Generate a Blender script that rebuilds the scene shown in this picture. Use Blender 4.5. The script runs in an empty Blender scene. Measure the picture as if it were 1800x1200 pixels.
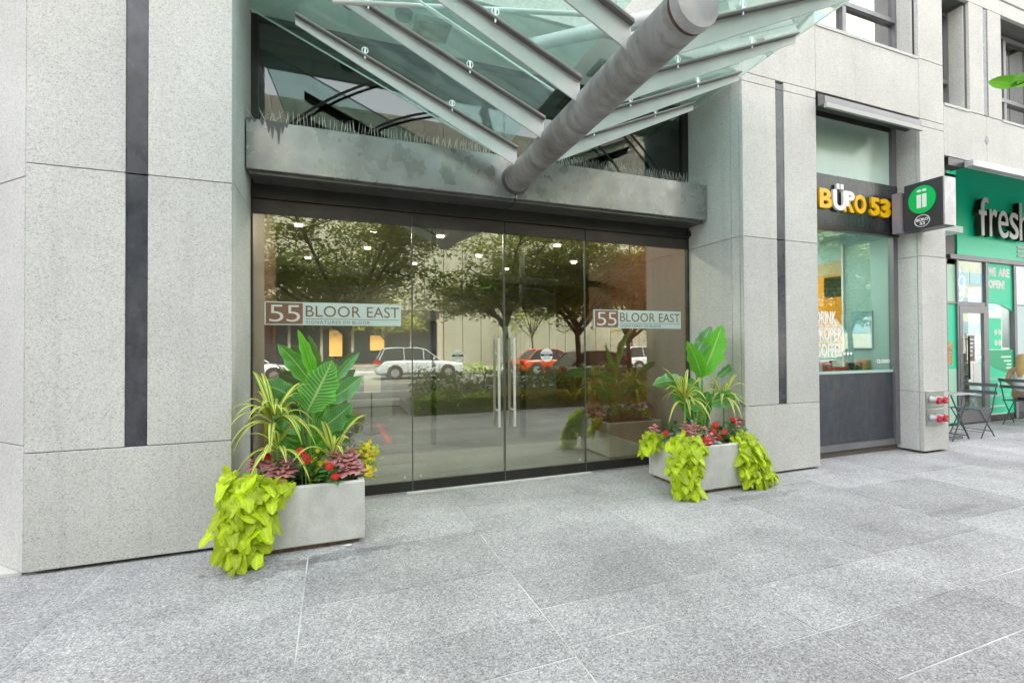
import bpy, bmesh, math, random
from mathutils import Vector, Matrix, noise
random.seed(7)
R = math.radians
scene = bpy.context.scene
col = scene.collection

# ------------------------------------------------------------------ camera
cam_d = bpy.data.cameras.new('camera')
cam = bpy.data.objects.new('camera', cam_d)
col.objects.link(cam)
cam_d.sensor_width = 36.0
cam_d.lens = 829.0 / 1800.0 * 36.0
cam_d.clip_start = 0.05
cam_d.clip_end = 1500
yaw, pit, rol = 0.3615, 0.01175, -0.00556
Fv = Vector((math.sin(yaw) * math.cos(pit), math.cos(yaw) * math.cos(pit), math.sin(pit)))
R0 = Vector((math.cos(yaw), -math.sin(yaw), 0)); U0 = R0.cross(Fv)
Rv = math.cos(rol) * R0 + math.sin(rol) * U0
Uv = -math.sin(rol) * R0 + math.cos(rol) * U0
cam.matrix_world = Matrix(((Rv.x, Uv.x, -Fv.x, 0), (Rv.y, Uv.y, -Fv.y, 0), (Rv.z, Uv.z, -Fv.z, 1.5), (0, 0, 0, 1)))
scene.camera = cam

# ------------------------------------------------------------------ sky, sun, exposure
world = bpy.data.worlds.new('World'); scene.world = world; world.use_nodes = True
wn = world.node_tree.nodes; wl = world.node_tree.links
wn.clear()
sky = wn.new('ShaderNodeTexSky'); sky.sky_type = 'NISHITA'; sky.sun_disc = False
SUN_EL, SUN_AZ = R(54), R(16)      # azimuth clockwise from +Y: behind the office building, which shades the whole pavement
sky.sun_elevation = SUN_EL; sky.sun_rotation = SUN_AZ; sky.dust_density = 4.0; sky.air_density = 1.0; sky.ozone_density = 0.6
hs = wn.new('ShaderNodeHueSaturation'); hs.inputs['Saturation'].default_value = 0.14
bg = wn.new('ShaderNodeBackground'); bg.inputs['Strength'].default_value = 0.15
wo = wn.new('ShaderNodeOutputWorld')
wl.new(sky.outputs[0], hs.inputs['Color']); wl.new(hs.outputs[0], bg.inputs['Color']); wl.new(bg.outputs[0], wo.inputs['Surface'])
sd = bpy.data.lights.new('sun', 'SUN'); sd.energy = 1.2; sd.angle = R(10); sd.color = (1.0, 0.965, 0.91)
sun = bpy.data.objects.new('sun', sd); col.objects.link(sun)
sdir = Vector((math.sin(SUN_AZ) * math.cos(SUN_EL), math.cos(SUN_AZ) * math.cos(SUN_EL), math.sin(SUN_EL)))
sun.rotation_euler = sdir.to_track_quat('Z', 'Y').to_euler(); sun.location = (0, -10, 40)
vs = scene.view_settings
vs.view_transform = 'Standard'; vs.look = 'None'; vs.gamma = 1; vs.use_curve_mapping = False
vs.exposure = 3.32
scene.cycles.max_bounces = 10; scene.cycles.transparent_max_bounces = 16; scene.cycles.glossy_bounces = 5
scene.cycles.use_denoising = True
scene.cycles.sample_clamp_indirect = 8

# ------------------------------------------------------------------ materials
MATS = {}
def principled(name, color, rough=0.6, metal=0.0, spec=0.5, emit=None, estr=0.0, trans=None, vary=0.0, vscale=3.0, bump=0.0, bscale=60.0, stretch=(1, 1, 1), rough_var=0.0, grime=None):
    if name in MATS: return MATS[name]
    m = bpy.data.materials.new(name); m.use_nodes = True; MATS[name] = m
    nt = m.node_tree; n = nt.nodes; l = nt.links
    p = n['Principled BSDF']
    p.inputs['Base Color'].default_value = (*color, 1); p.inputs['Roughness'].default_value = rough
    p.inputs['Metallic'].default_value = metal; p.inputs['Specular IOR Level'].default_value = spec
    if emit: p.inputs['Emission Color'].default_value = (*emit, 1); p.inputs['Emission Strength'].default_value = estr
    if vary or bump or rough_var:
        g = n.new('ShaderNodeNewGeometry'); mp = n.new('ShaderNodeMapping'); mp.inputs['Scale'].default_value = stretch
        l.new(g.outputs['Position'], mp.inputs['Vector'])
    if vary:
        t = n.new('ShaderNodeTexNoise'); t.inputs['Scale'].default_value = vscale; t.inputs['Detail'].default_value = 7; t.inputs['Roughness'].default_value = 0.65
        l.new(mp.outputs[0], t.inputs['Vector'])
        mr = n.new('ShaderNodeMapRange'); mr.inputs['From Min'].default_value = 0.3; mr.inputs['From Max'].default_value = 0.7
        mr.inputs['To Min'].default_value = 1 - vary; mr.inputs['To Max'].default_value = 1 + vary
        l.new(t.outputs[0], mr.inputs['Value'])
        mx = n.new('ShaderNodeVectorMath'); mx.operation = 'SCALE'; mx.inputs[0].default_value = color
        l.new(mr.outputs[0], mx.inputs['Scale']); l.new(mx.outputs[0], p.inputs['Base Color'])
        if grime:       # (colour, scale, stretch, amount): a second tone lying in patches or runs
            gc, gs, gst, ga = grime
            m9 = n.new('ShaderNodeMapping'); m9.inputs['Scale'].default_value = gst; l.new(g.outputs['Position'], m9.inputs['Vector'])
            t9 = n.new('ShaderNodeTexNoise'); t9.inputs['Scale'].default_value = gs; t9.inputs['Detail'].default_value = 8; t9.inputs['Roughness'].default_value = 0.7; l.new(m9.outputs[0], t9.inputs['Vector'])
            r9 = n.new('ShaderNodeMapRange'); r9.inputs['From Min'].default_value = 0.46; r9.inputs['From Max'].default_value = 0.68; r9.inputs['To Max'].default_value = ga; l.new(t9.outputs[0], r9.inputs['Value'])
            x9 = n.new('ShaderNodeMix'); x9.data_type = 'RGBA'; x9.inputs[7].default_value = (*gc, 1); l.new(r9.outputs[0], x9.inputs['Factor']); l.new(mx.outputs[0], x9.inputs[6]); l.new(x9.outputs[2], p.inputs['Base Color'])
    if rough_var:
        t3 = n.new('ShaderNodeTexNoise'); t3.inputs['Scale'].default_value = 5; t3.inputs['Detail'].default_value = 6
        l.new(mp.outputs[0], t3.inputs['Vector'])
        m3 = n.new('ShaderNodeMapRange'); m3.inputs['From Min'].default_value = 0.3; m3.inputs['From Max'].default_value = 0.7
        m3.inputs['To Min'].default_value = max(0.02, rough - rough_var); m3.inputs['To Max'].default_value = rough + rough_var
        l.new(t3.outputs[0], m3.inputs['Value']); l.new(m3.outputs[0], p.inputs['Roughness'])
    if bump:
        t2 = n.new('ShaderNodeTexNoise'); t2.inputs['Scale'].default_value = bscale; t2.inputs['Detail'].default_value = 4
        l.new(mp.outputs[0], t2.inputs['Vector'])
        b = n.new('ShaderNodeBump'); b.inputs['Strength'].default_value = bump; b.inputs['Distance'].default_value = 0.01
        l.new(t2.outputs[0], b.inputs['Height']); l.new(b.outputs[0], p.inputs['Normal'])
    return m

def granite(name, stops, s1=95, s2=210, mix=0.5, rough=0.75, bump=0.25, cloud=0.08, stain=None, objvar=0.05, streak=0.0, spots=False):
    """coarse grained stone: two scales of random coloured crystals, slow clouding, fine relief"""
    m = bpy.data.materials.new(name); m.use_nodes = True; MATS[name] = m
    nt = m.node_tree; n = nt.nodes; l = nt.links; p = n['Principled BSDF']
    p.inputs['Roughness'].default_value = rough; p.inputs['Specular IOR Level'].default_value = 0.35
    g = n.new('ShaderNodeNewGeometry')
    cols = []
    for s in (s1, s2):
        nz = n.new('ShaderNodeTexNoise'); nz.inputs['Scale'].default_value = s * 0.9; nz.inputs['Detail'].default_value = 2
        l.new(g.outputs['Position'], nz.inputs['Vector'])
        ad = n.new('ShaderNodeVectorMath'); ad.operation = 'MULTIPLY_ADD'; ad.inputs[1].default_value = (0.9 / s,) * 3
        l.new(nz.outputs['Color'], ad.inputs[0]); l.new(g.outputs['Position'], ad.inputs[2])
        v = n.new('ShaderNodeTexVoronoi'); v.inputs['Scale'].default_value = s
        l.new(ad.outputs[0], v.inputs['Vector'])
        sep = n.new('ShaderNodeSeparateColor'); l.new(v.outputs['Color'], sep.inputs[0])
        r = n.new('ShaderNodeValToRGB'); cr = r.color_ramp
        while len(cr.elements) < len(stops): cr.elements.new(0.5)
        for e, (pos, c) in zip(cr.elements, stops): e.position = pos; e.color = (*c, 1)
        l.new(sep.outputs[0], r.inputs[0]); cols.append(r)
    mx = n.new('ShaderNodeMix'); mx.data_type = 'RGBA'; mx.inputs['Factor'].default_value = mix
    l.new(cols[0].outputs[0], mx.inputs[6]); l.new(cols[1].outputs[0], mx.inputs[7])
    t = n.new('ShaderNodeTexNoise'); t.inputs['Scale'].default_value = 1.3; t.inputs['Detail'].default_value = 8; t.inputs['Roughness'].default_value = 0.6
    l.new(g.outputs['Position'], t.inputs['Vector'])
    mr = n.new('ShaderNodeMapRange'); mr.inputs['From Min'].default_value = 0.3; mr.inputs['From Max'].default_value = 0.7
    mr.inputs['To Min'].default_value = 1 - cloud; mr.inputs['To Max'].default_value = 1 + cloud
    l.new(t.outputs[0], mr.inputs['Value'])
    oi = n.new('ShaderNodeObjectInfo')
    mo = n.new('ShaderNodeMapRange'); mo.inputs['To Min'].default_value = 1 - objvar; mo.inputs['To Max'].default_value = 1 + objvar
    l.new(oi.outputs['Random'], mo.inputs['Value'])
    mm = n.new('ShaderNodeMath'); mm.operation = 'MULTIPLY'; l.new(mr.outputs[0], mm.inputs[0]); l.new(mo.outputs[0], mm.inputs[1])
    last = mm
    if streak:
        mp = n.new('ShaderNodeMapping'); mp.inputs['Scale'].default_value = (9, 9, 0.35); l.new(g.outputs['Position'], mp.inputs['Vector'])
        t5 = n.new('ShaderNodeTexNoise'); t5.inputs['Scale'].default_value = 1.0; t5.inputs['Detail'].default_value = 5; l.new(mp.outputs[0], t5.inputs['Vector'])
        m5 = n.new('ShaderNodeMapRange'); m5.inputs['From Min'].default_value = 0.55; m5.inputs['From Max'].default_value = 0.8
        m5.inputs['To Min'].default_value = 1.0; m5.inputs['To Max'].default_value = 1 - streak; l.new(t5.outputs[0], m5.inputs['Value'])
        m6 = n.new('ShaderNodeMath'); m6.operation = 'MULTIPLY'; l.new(last.outputs[0], m6.inputs[0]); l.new(m5.outputs[0], m6.inputs[1]); last = m6
    for (sx, sy, rx, ry, dark) in (stain or []):
        # a water or dirt mark with its own ragged outline, lying on the stone at (sx, sy)
        sub = n.new('ShaderNodeVectorMath'); sub.operation = 'SUBTRACT'; sub.inputs[1].default_value = (sx, sy, 0); l.new(g.outputs['Position'], sub.inputs[0])
        sc = n.new('ShaderNodeVectorMath'); sc.operation = 'MULTIPLY'; sc.inputs[1].default_value = (1 / rx, 1 / ry, 0); l.new(sub.outputs[0], sc.inputs[0])
        ln = n.new('ShaderNodeVectorMath'); ln.operation = 'LENGTH'; l.new(sc.outputs[0], ln.inputs[0])
        t6 = n.new('ShaderNodeTexNoise'); t6.inputs['Scale'].default_value = 7; t6.inputs['Detail'].default_value = 5; l.new(g.outputs['Position'], t6.inputs['Vector'])
        ad2 = n.new('ShaderNodeMath'); ad2.operation = 'MULTIPLY_ADD'; ad2.inputs[1].default_value = 2.2; l.new(t6.outputs[0], ad2.inputs[0]); l.new(ln.outputs['Value'], ad2.inputs[2])
        m7 = n.new('ShaderNodeMapRange'); m7.inputs['From Min'].default_value = 1.75; m7.inputs['From Max'].default_value = 1.95
        m7.inputs['To Min'].default_value = dark; m7.inputs['To Max'].default_value = 1.0; l.new(ad2.outputs[0], m7.inputs['Value'])
        m8 = n.new('ShaderNodeMath'); m8.operation = 'MULTIPLY'; l.new(last.outputs[0], m8.inputs[0]); l.new(m7.outputs[0], m8.inputs[1]); last = m8
    if spots:
        # chewing-gum spots and small dirt marks
        for (sc_, th, dk) in ((2.6, 0.055, 0.72), (5.5, 0.05, 0.8)):
            vp = n.new('ShaderNodeTexVoronoi'); vp.inputs['Scale'].default_value = sc_; l.new(g.outputs['Position'], vp.inputs['Vector'])
            tn = n.new('ShaderNodeTexNoise'); tn.inputs['Scale'].default_value = 30; l.new(g.outputs['Position'], tn.inputs['Vector'])
            aa = n.new('ShaderNodeMath'); aa.operation = 'MULTIPLY_ADD'; aa.inputs[1].default_value = 0.07; l.new(tn.outputs[0], aa.inputs[0]); l.new(vp.outputs['Distance'], aa.inputs[2])
            mq = n.new('ShaderNodeMapRange'); mq.inputs['From Min'].default_value = th + .03; mq.inputs['From Max'].default_value = th + .055; mq.inputs['To Min'].default_value = dk; mq.inputs['To Max'].default_value = 1.0; l.new(aa.outputs[0], mq.inputs['Value'])
            mz = n.new('ShaderNodeMath'); mz.operation = 'MULTIPLY'; l.new(last.outputs[0], mz.inputs[0]); l.new(mq.outputs[0], mz.inputs[1]); last = mz
    sc2 = n.new('ShaderNodeVectorMath'); sc2.operation = 'SCALE'; l.new(mx.outputs[2], sc2.inputs[0]); l.new(last.outputs[0], sc2.inputs['Scale'])
    l.new(sc2.outputs[0], p.inputs['Base Color'])
    t2 = n.new('ShaderNodeTexNoise'); t2.inputs['Scale'].default_value = s1 * 1.3; t2.inputs['Detail'].default_value = 3
    l.new(g.outputs['Position'], t2.inputs['Vector'])
    b = n.new('ShaderNodeBump'); b.inputs['Strength'].default_value = bump; b.inputs['Distance'].default_value = 0.006
    l.new(t2.outputs[0], b.inputs['Height']); l.new(b.outputs[0], p.inputs['Normal'])
    return m

def glass(name, tint=(0.8, 0.86, 0.82), base=0.1, rough=0.0, gtint=(1, 1, 1), dirt=0.0):
    m = bpy.data.materials.new(name); m.use_nodes = True; MATS[name] = m
    nt = m.node_tree; n = nt.nodes; l = nt.links; n.clear()
    o = n.new('ShaderNodeOutputMaterial'); tr = n.new('ShaderNodeBsdfTransparent'); tr.inputs[0].default_value = (*tint, 1)
    gl = n.new('ShaderNodeBsdfGlossy'); gl.inputs['Color'].default_value = (*gtint, 1); gl.inputs['Roughness'].default_value = rough
    g0 = n.new('ShaderNodeNewGeometry'); dt = n.new('ShaderNodeVectorMath'); dt.operation = 'DOT_PRODUCT'
    l.new(g0.outputs['Incoming'], dt.inputs[0]); l.new(g0.outputs['Normal'], dt.inputs[1])
    ab = n.new('ShaderNodeMath'); ab.operation = 'ABSOLUTE'; l.new(dt.outputs['Value'], ab.inputs[0])
    om = n.new('ShaderNodeMath'); om.operation = 'SUBTRACT'; om.inputs[0].default_value = 1.0; l.new(ab.outputs[0], om.inputs[1])
    pw = n.new('ShaderNodeMath'); pw.operation = 'POWER'; pw.inputs[1].default_value = 5.0; l.new(om.outputs[0], pw.inputs[0])
    fr = n.new('ShaderNodeMath'); fr.operation = 'MULTIPLY_ADD'; fr.inputs[1].default_value = 0.96; fr.inputs[2].default_value = 0.04; l.new(pw.outputs[0], fr.inputs[0])
    ad = n.new('ShaderNodeMath'); ad.operation = 'ADD'; ad.use_clamp = True; ad.inputs[1].default_value = base; l.new(fr.outputs[0], ad.inputs[0])
    mx = n.new('ShaderNodeMixShader'); l.new(ad.outputs[0], mx.inputs[0]); l.new(tr.outputs[0], mx.inputs[1]); l.new(gl.outputs[0], mx.inputs[2])
    last = mx
    if dirt:
        g = n.new('ShaderNodeNewGeometry'); t = n.new('ShaderNodeTexNoise'); t.inputs['Scale'].default_value = 2.5; t.inputs['Detail'].default_value = 10; t.inputs['Roughness'].default_value = 0.8
        l.new(g.outputs['Position'], t.inputs['Vector'])
        mr = n.new('ShaderNodeMapRange'); mr.inputs['From Min'].default_value = 0.3; mr.inputs['From Max'].default_value = 0.85; mr.inputs['To Max'].default_value = dirt
        l.new(t.outputs[0], mr.inputs['Value'])
        df = n.new('ShaderNodeBsdfDiffuse'); df.inputs[0].default_value = (0.62, 0.80, 0.77, 1)
        tl = n.new('ShaderNodeBsdfTranslucent'); tl.inputs[0].default_value = (0.62, 0.80, 0.77, 1)
        ms = n.new('ShaderNodeMixShader'); l.new(df.outputs[0], ms.inputs[1]); l.new(tl.outputs[0], ms.inputs[2])
        m2 = n.new('ShaderNodeMixShader'); l.new(mr.outputs[0], m2.inputs[0]); l.new(mx.outputs[0], m2.inputs[1]); l.new(ms.outputs[0], m2.inputs[2]); last = m2
    l.new(last.outputs[0], o.inputs['Surface'])
    return m

def leafmat(name, base, mid=None, edge=None, veins=0.0, trans=0.35, rough=0.42, vary=0.16, nveins=34, center_w=0.014):
    """leaf: colour across the blade from midrib to edge, side veins, per-leaf variation, light passes through. UV: u across 0..1, v base to tip"""
    m = bpy.data.materials.new(name); m.use_nodes = True; MATS[name] = m
    nt = m.node_tree; n = nt.nodes; l = nt.links; n.clear()
    o = n.new('ShaderNodeOutputMaterial'); p = n.new('ShaderNodeBsdfPrincipled'); p.inputs['Roughness'].default_value = rough
    tl = n.new('ShaderNodeBsdfTranslucent'); mx = n.new('ShaderNodeMixShader'); mx.inputs[0].default_value = trans
    uv = n.new('ShaderNodeUVMap'); uv.uv_map = 'UVMap'
    sx = n.new('ShaderNodeSeparateXYZ'); l.new(uv.outputs[0], sx.inputs[0])
    s = n.new('ShaderNodeMath'); s.operation = 'SUBTRACT'; s.inputs[1].default_value = 0.5; l.new(sx.outputs[0], s.inputs[0])
    a = n.new('ShaderNodeMath'); a.operation = 'ABSOLUTE'; l.new(s.outputs[0], a.inputs[0])     # 0 midrib .. 0.5 edge
    r = n.new('ShaderNodeValToRGB'); cr = r.color_ramp
    mid = mid or base; edge = edge or base
    pts = [(0.0, mid), (center_w, mid), (center_w + 0.035, base), (0.36, base), (0.44, edge), (0.5, edge)]
    while len(cr.elements) < len(pts): cr.elements.new(0.5)
    for e, (pos, c) in zip(cr.elements, pts): e.position = pos; e.color = (*c, 1)
    l.new(a.outputs[0], r.inputs[0]); last = r.outputs[0]
    if veins:
        ma = n.new('ShaderNodeMath'); ma.operation = 'MULTIPLY_ADD'; ma.inputs[1].default_value = -0.35; l.new(a.outputs[0], ma.inputs[0]); l.new(sx.outputs[1], ma.inputs[2])
        mu = n.new('ShaderNodeMath'); mu.operation = 'MULTIPLY'; mu.inputs[1].default_value = nveins * 6.283; l.new(ma.outputs[0], mu.inputs[0])
        si = n.new('ShaderNodeMath'); si.operation = 'SINE'; l.new(mu.outputs[0], si.inputs[0])
        mr = n.new('ShaderNodeMapRange'); mr.inputs['From Min'].default_value = 0.2; mr.inputs['From Max'].default_value = 1; mr.inputs['To Max'].default_value = veins; l.new(si.outputs[0], mr.inputs['Value'])
        mv = n.new('ShaderNodeMix'); mv.data_type = 'RGBA'; mv.inputs[7].default_value = (*[min(1, c * 1.8 + 0.14) for c in base], 1)
        l.new(mr.outputs[0], mv.inputs['Factor']); l.new(last, mv.inputs[6]); last = mv.outputs[2]
    oi = n.new('ShaderNodeObjectInfo'); g = n.new('ShaderNodeNewGeometry')
    t = n.new('ShaderNodeTexNoise'); t.inputs['Scale'].default_value = 14; t.inputs['Detail'].default_value = 3; l.new(g.outputs['Position'], t.inputs['Vector'])
    av = n.new('ShaderNodeMath'); av.operation = 'ADD'; l.new(oi.outputs['Random'], av.inputs[0]); l.new(t.outputs[0], av.inputs[1])
    mo = n.new('ShaderNodeMapRange'); mo.inputs['From Min'].default_value = 0.2; mo.inputs['From Max'].default_value = 1.8; mo.inputs['To Min'].default_value = 1 - vary * 1.6; mo.inputs['To Max'].default_value = 1 + vary
    l.new(av.outputs[0], mo.inputs['Value'])
    sc = n.new('ShaderNodeVectorMath'); sc.operation = 'SCALE'; l.new(last, sc.inputs[0]); l.new(mo.outputs[0], sc.inputs['Scale'])
    l.new(sc.outputs[0], p.inputs['Base Color']); l.new(sc.outputs[0], tl.inputs[0])
    l.new(p.outputs[0], mx.inputs[1]); l.new(tl.outputs[0], mx.inputs[2]); l.new(mx.outputs[0], o.inputs['Surface'])
    return m

G_WALL = granite('wall_granite', [(0.0, (0.20, 0.198, 0.192)), (0.08, (0.36, 0.358, 0.35)), (0.22, (0.51, 0.50, 0.487)), (0.6, (0.59, 0.577, 0.563)), (1.0, (0.69, 0.677, 0.66))], s1=150, s2=300, mix=0.45, cloud=0.08, objvar=0.045, streak=0.10)
G_PAVE = granite('pavement_granite', [(0.0, (0.095, 0.094, 0.10)), (0.15, (0.195, 0.193, 0.20)), (0.42, (0.325, 0.322, 0.33)), (0.8, (0.425, 0.42, 0.43)), (1.0, (0.66, 0.65, 0.66))], s1=112, s2=250, cloud=0.20, objvar=0.11, rough=0.68, spots=True,
                 stain=[(-0.40, 3.60, 0.42, 0.17, 0.66), (0.05, 3.66, 0.34, 0.12, 0.74), (0.35, 3.75, 0.3, 0.14, 0.75), (4.0, 3.55, 0.6, 0.10, 0.8), (5.2, 2.6, 0.5, 0.06, 0.82)])
MORTAR = principled('pale_mortar', (0.50, 0.495, 0.485), 0.9, vary=0.75, vscale=1.3)
BACKING = principled('dark_joint', (0.15, 0.15, 0.145), 0.95)
INLAY = principled('slate_inlay', (0.052, 0.055, 0.068), 0.25, vary=0.35, vscale=6, rough_var=0.1, grime=((0.16, 0.16, 0.17), 5, (1, 1, .5), .35))
BEAM = principled('brushed_zinc', (0.335, 0.34, 0.34), 0.30, metal=0.6, vary=0.25, vscale=2.2, stretch=(1.2, 1, 1.0), bump=0.06, bscale=12, rough_var=0.14, grime=((0.19, 0.18, 0.17), 1.1, (2, 1, .6), .22))
SOFFIT_M = principled('bronze_soffit', (0.13, 0.125, 0.12), 0.4, metal=0.5, vary=0.2, vscale=4)
BRONZE = principled('dark_bronze', (0.035, 0.033, 0.032), 0.38, metal=0.4, vary=0.25, vscale=4)
HEADM = principled('brown_bronze', (0.06, 0.052, 0.048), 0.42, metal=0.4, vary=0.25, vscale=5)
GREYMET = principled('grey_aluminium', (0.22, 0.215, 0.23), 0.45, metal=0.5, vary=0.12)
STEEL = principled('polished_steel', (0.82, 0.82, 0.82), 0.32, metal=0.7)
GALV = principled('galvanised_steel', (0.50, 0.485, 0.505), 0.5, metal=0.45, grime=((0.3, 0.28, 0.27), 6, (1, 1, 1), .5), vary=0.14, vscale=3.5, rough_var=0.1)
RIBM = principled('rib_painted_steel', (0.55, 0.555, 0.55), 0.5, metal=0.2, vary=0.09, vscale=3)
RIBD = principled('rib_flange_dark', (0.16, 0.15, 0.145), 0.55, metal=0.3, vary=0.2)
RUST = principled('rust', (0.10, 0.055, 0.035), 0.9, vary=0.4, vscale=22)
WHITEP = principled('white_paint', (0.80, 0.80, 0.79), 0.5)
CREAM = principled('cream_soffit', (0.84, 0.86, 0.80), 0.7, vary=0.05)
CONC = principled('planter_concrete', (0.58, 0.58, 0.565), 0.85, vary=0.13, vscale=4.5, bump=0.25, bscale=55, grime=((0.34, 0.33, 0.30), 2.5, (2, 2, .9), .5))
SOIL = principled('potting_soil', (0.055, 0.035, 0.022), 0.95, vary=0.5, vscale=60, bump=1.0, bscale=90)
GL_DOOR = glass('door_glass', (0.74, 0.78, 0.74), 0.20, gtint=(0.97, 0.98, 0.86))
GL_TRANS = glass('transom_glass', (0.55, 0.60, 0.58), 0.08, gtint=(0.6, 0.62, 0.6))
GL_CANOPY = glass('canopy_glass', (0.82, 0.945, 0.915), 0.03, dirt=0.14)
GL_SHOP = glass('shop_glass', (0.84, 0.93, 0.91), 0.07, gtint=(0.9, 1.0, 0.97))
GL_FROST = principled('frosted_glass', (0.50, 0.66, 0.61), 0.18, vary=0.07)
GL_WIN = glass('window_glass', (0.30, 0.32, 0.33), 0.38)
BLACKP = principled('black_panel', (0.03, 0.032, 0.037), 0.22, vary=0.3, vscale=8, stretch=(6, 6, 0.6))
SLATE = principled('charcoal_panel', (0.040, 0.045, 0.062), 0.42, vary=0.3, vscale=9, grime=((0.12, 0.12, 0.13), 3, (3, 3, .6), .35))
BLADE = principled('blade_sign_charcoal', (0.045, 0.045, 0.055), 0.35, vary=0.15)
YEL = principled('sign_yellow', (0.88, 0.50, 0.0), 0.4)
LWHITE = principled('letter_white', (0.85, 0.85, 0.85), 0.4)
LBROWN = principled('letter_brown', (0.23, 0.13, 0.09), 0.5)
SQBROWN = principled('sign_brown', (0.27, 0.135, 0.085), 0.5, vary=0.08)
SIGNW = principled('sign_pale', (0.60, 0.72, 0.69), 0.45)
GREEN = principled('shop_green', (0.0, 0.80, 0.44), 0.4)
GREEN2 = principled('poster_green', (0.0, 0.64, 0.36), 0.45)
GREEN3 = principled('deep_green', (0.0, 0.38, 0.16), 0.45)
LOGOG = principled('logo_green', (0.0, 0.55, 0.12), 0.35)
PALEG = principled('pale_green_film', (0.42, 0.70, 0.55), 0.4)
BLUEM = principled('blue_board', (0.015, 0.07, 0.33), 0.4, emit=(0.01, 0.07, 0.42), estr=0.09)
NEON = principled('neon_tube', (0.8, 0.9, 1.0), 0.3, emit=(0.75, 0.88, 1.0), estr=0.25)
REDP = principled('red_cap', (0.55, 0.015, 0.04), 0.35)
ASPH = principled('asphalt', (0.10, 0.10, 0.105), 0.85, vary=0.12, vscale=3, bump=0.3, bscale=90)
LINEP = principled('road_paint', (0.6, 0.6, 0.58), 0.7, vary=0.15, vscale=20)
PAPER = principled('paper', (0.75, 0.75, 0.73), 0.7)
BISTRO = principled('bistro_steel', (0.10, 0.12, 0.13), 0.4, metal=0.4)
BISTROTOP = principled('bistro_top', (0.42, 0.44, 0.45), 0.35, metal=0.4)
KRAFT = principled('kraft_paper', (0.46, 0.26, 0.11), 0.8, vary=0.12)
WOODM = principled('copper_cladding', (0.15, 0.055, 0.03), 0.45, metal=0.15, vary=0.3, vscale=2.5, stretch=(4, 4, 1))

# ------------------------------------------------------------------ helpers
def tag(o, label=None, cat=None, group=None, kind=None):
    if label: o['label'] = label
    if cat: o['category'] = cat
    if group: o['group'] = group
    if kind: o['kind'] = kind
    return o
def parent_to(o, parent):
    if parent is not None:
        o.parent = parent
        o.matrix_parent_inverse = Matrix.Translation(parent.get('_at', (0, 0, 0))).inverted() if parent.type == 'EMPTY' else Matrix.Identity(4)
        if parent.type == 'EMPTY': o.matrix_parent_inverse = Matrix.Translation(-parent.location)
def empty(name, loc, label=None, cat=None, group=None):
    o = bpy.data.objects.new(name, None); o.empty_display_size = 0.1
    o.location = loc; col.objects.link(o)
    return tag(o, label, cat, group)
class MB:
    def __init__(s): s.v = []; s.f = []; s.m = []; s.uv = None
    def add(s, vs, fs, mi=0):
        b = len(s.v); s.v += [tuple(v) for v in vs]; s.f += [tuple(b + i for i in f) for f in fs]; s.m += [mi] * len(fs); return s
    def box(s, x0, x1, y0, y1, z0, z1, mi=0):
        if x0 > x1: x0, x1 = x1, x0
        if y0 > y1: y0, y1 = y1, y0
        if z0 > z1: z0, z1 = z1, z0
        return s.add([(x0, y0, z0), (x1, y0, z0), (x1, y1, z0), (x0, y1, z0), (x0, y0, z1), (x1, y0, z1), (x1, y1, z1), (x0, y1, z1)],
                     [(0, 3, 2, 1), (4, 5, 6, 7), (0, 1, 5, 4), (1, 2, 6, 5), (2, 3, 7, 6), (3, 0, 4, 7)], mi)
    def prism(s, pts, d, mi=0):
        """closed polygon pts (world points in order) pushed along vector d"""
        n = len(pts); d = Vector(d); P = [Vector(p) for p in pts]; Q = [p + d for p in P]
        return s.add(P + Q, [tuple(range(n))[::-1], tuple(range(n, 2 * n))] + [(i, (i + 1) % n, n + (i + 1) % n, n + i) for i in range(n)], mi)
    def tube(s, pts, r, n=8, mi=0, cap=True):
        P = [Vector(p) for p in pts]; rs = r if isinstance(r, (list, tuple)) else [r] * len(P)
        b = len(s.v); up = None
        for i, p in enumerate(P):
            d = (P[min(i + 1, len(P) - 1)] - P[max(i - 1, 0)]).normalized()
            if up is None:
                up = Vector((0, 0, 1)) if abs(d.z) < 0.9 else Vector((1, 0, 0))
            a = d.cross(up).normalized(); c = a.cross(d).normalized(); up = c
            for k in range(n):
                t = 2 * math.pi * k / n
                s.v.append(tuple(p + (a * math.cos(t) + c * math.sin(t)) * rs[i]))
        for i in range(len(P) - 1):
            for k in range(n):
                s.f.append((b + i * n + k, b + i * n + (k + 1) % n, b + (i + 1) * n + (k + 1) % n, b + (i + 1) * n + k)); s.m.append(mi)
        if cap:
            s.f.append(tuple(b + k for k in range(n))[::-1]); s.m.append(mi)
            s.f.append(tuple(b + (len(P) - 1) * n + k for k in range(n))); s.m.append(mi)
        return s
    def disc(s, c, axis, r, th, n=24, mi=0, rx=None):
        c = Vector(c); axis = Vector(axis).normalized()
        return s.tube([c, c + axis * th], r, n, mi)
    def build(s, name, mats, parent=None, bevel=0.0, smooth=False):
        me = bpy.data.meshes.new(name); me.from_pydata(s.v, [], s.f)
        for m in (mats if isinstance(mats, (list, tuple)) else [mats]): me.materials.append(m)
        me.polygons.foreach_set('material_index', s.m)
        bm = bmesh.new(); bm.from_mesh(me); bmesh.ops.recalc_face_normals(bm, faces=bm.faces); bm.to_mesh(me); bm.free()
        if smooth: me.polygons.foreach_set('use_smooth', [True] * len(me.polygons)); me.set_sharp_from_angle(angle=R(40))
        o = bpy.data.objects.new(name, me); col.objects.link(o); parent_to(o, parent)
        if bevel:
            b = o.modifiers.new('bevel', 'BEVEL'); b.width = bevel; b.segments = 1; b.limit_method = 'ANGLE'
        return o
def box(name, x0, x1, y0, y1, z0, z1, m, parent=None, bevel=0.0):
    return MB().box(x0, x1, y0, y1, z0, z1).build(name, m, parent, bevel)
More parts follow.
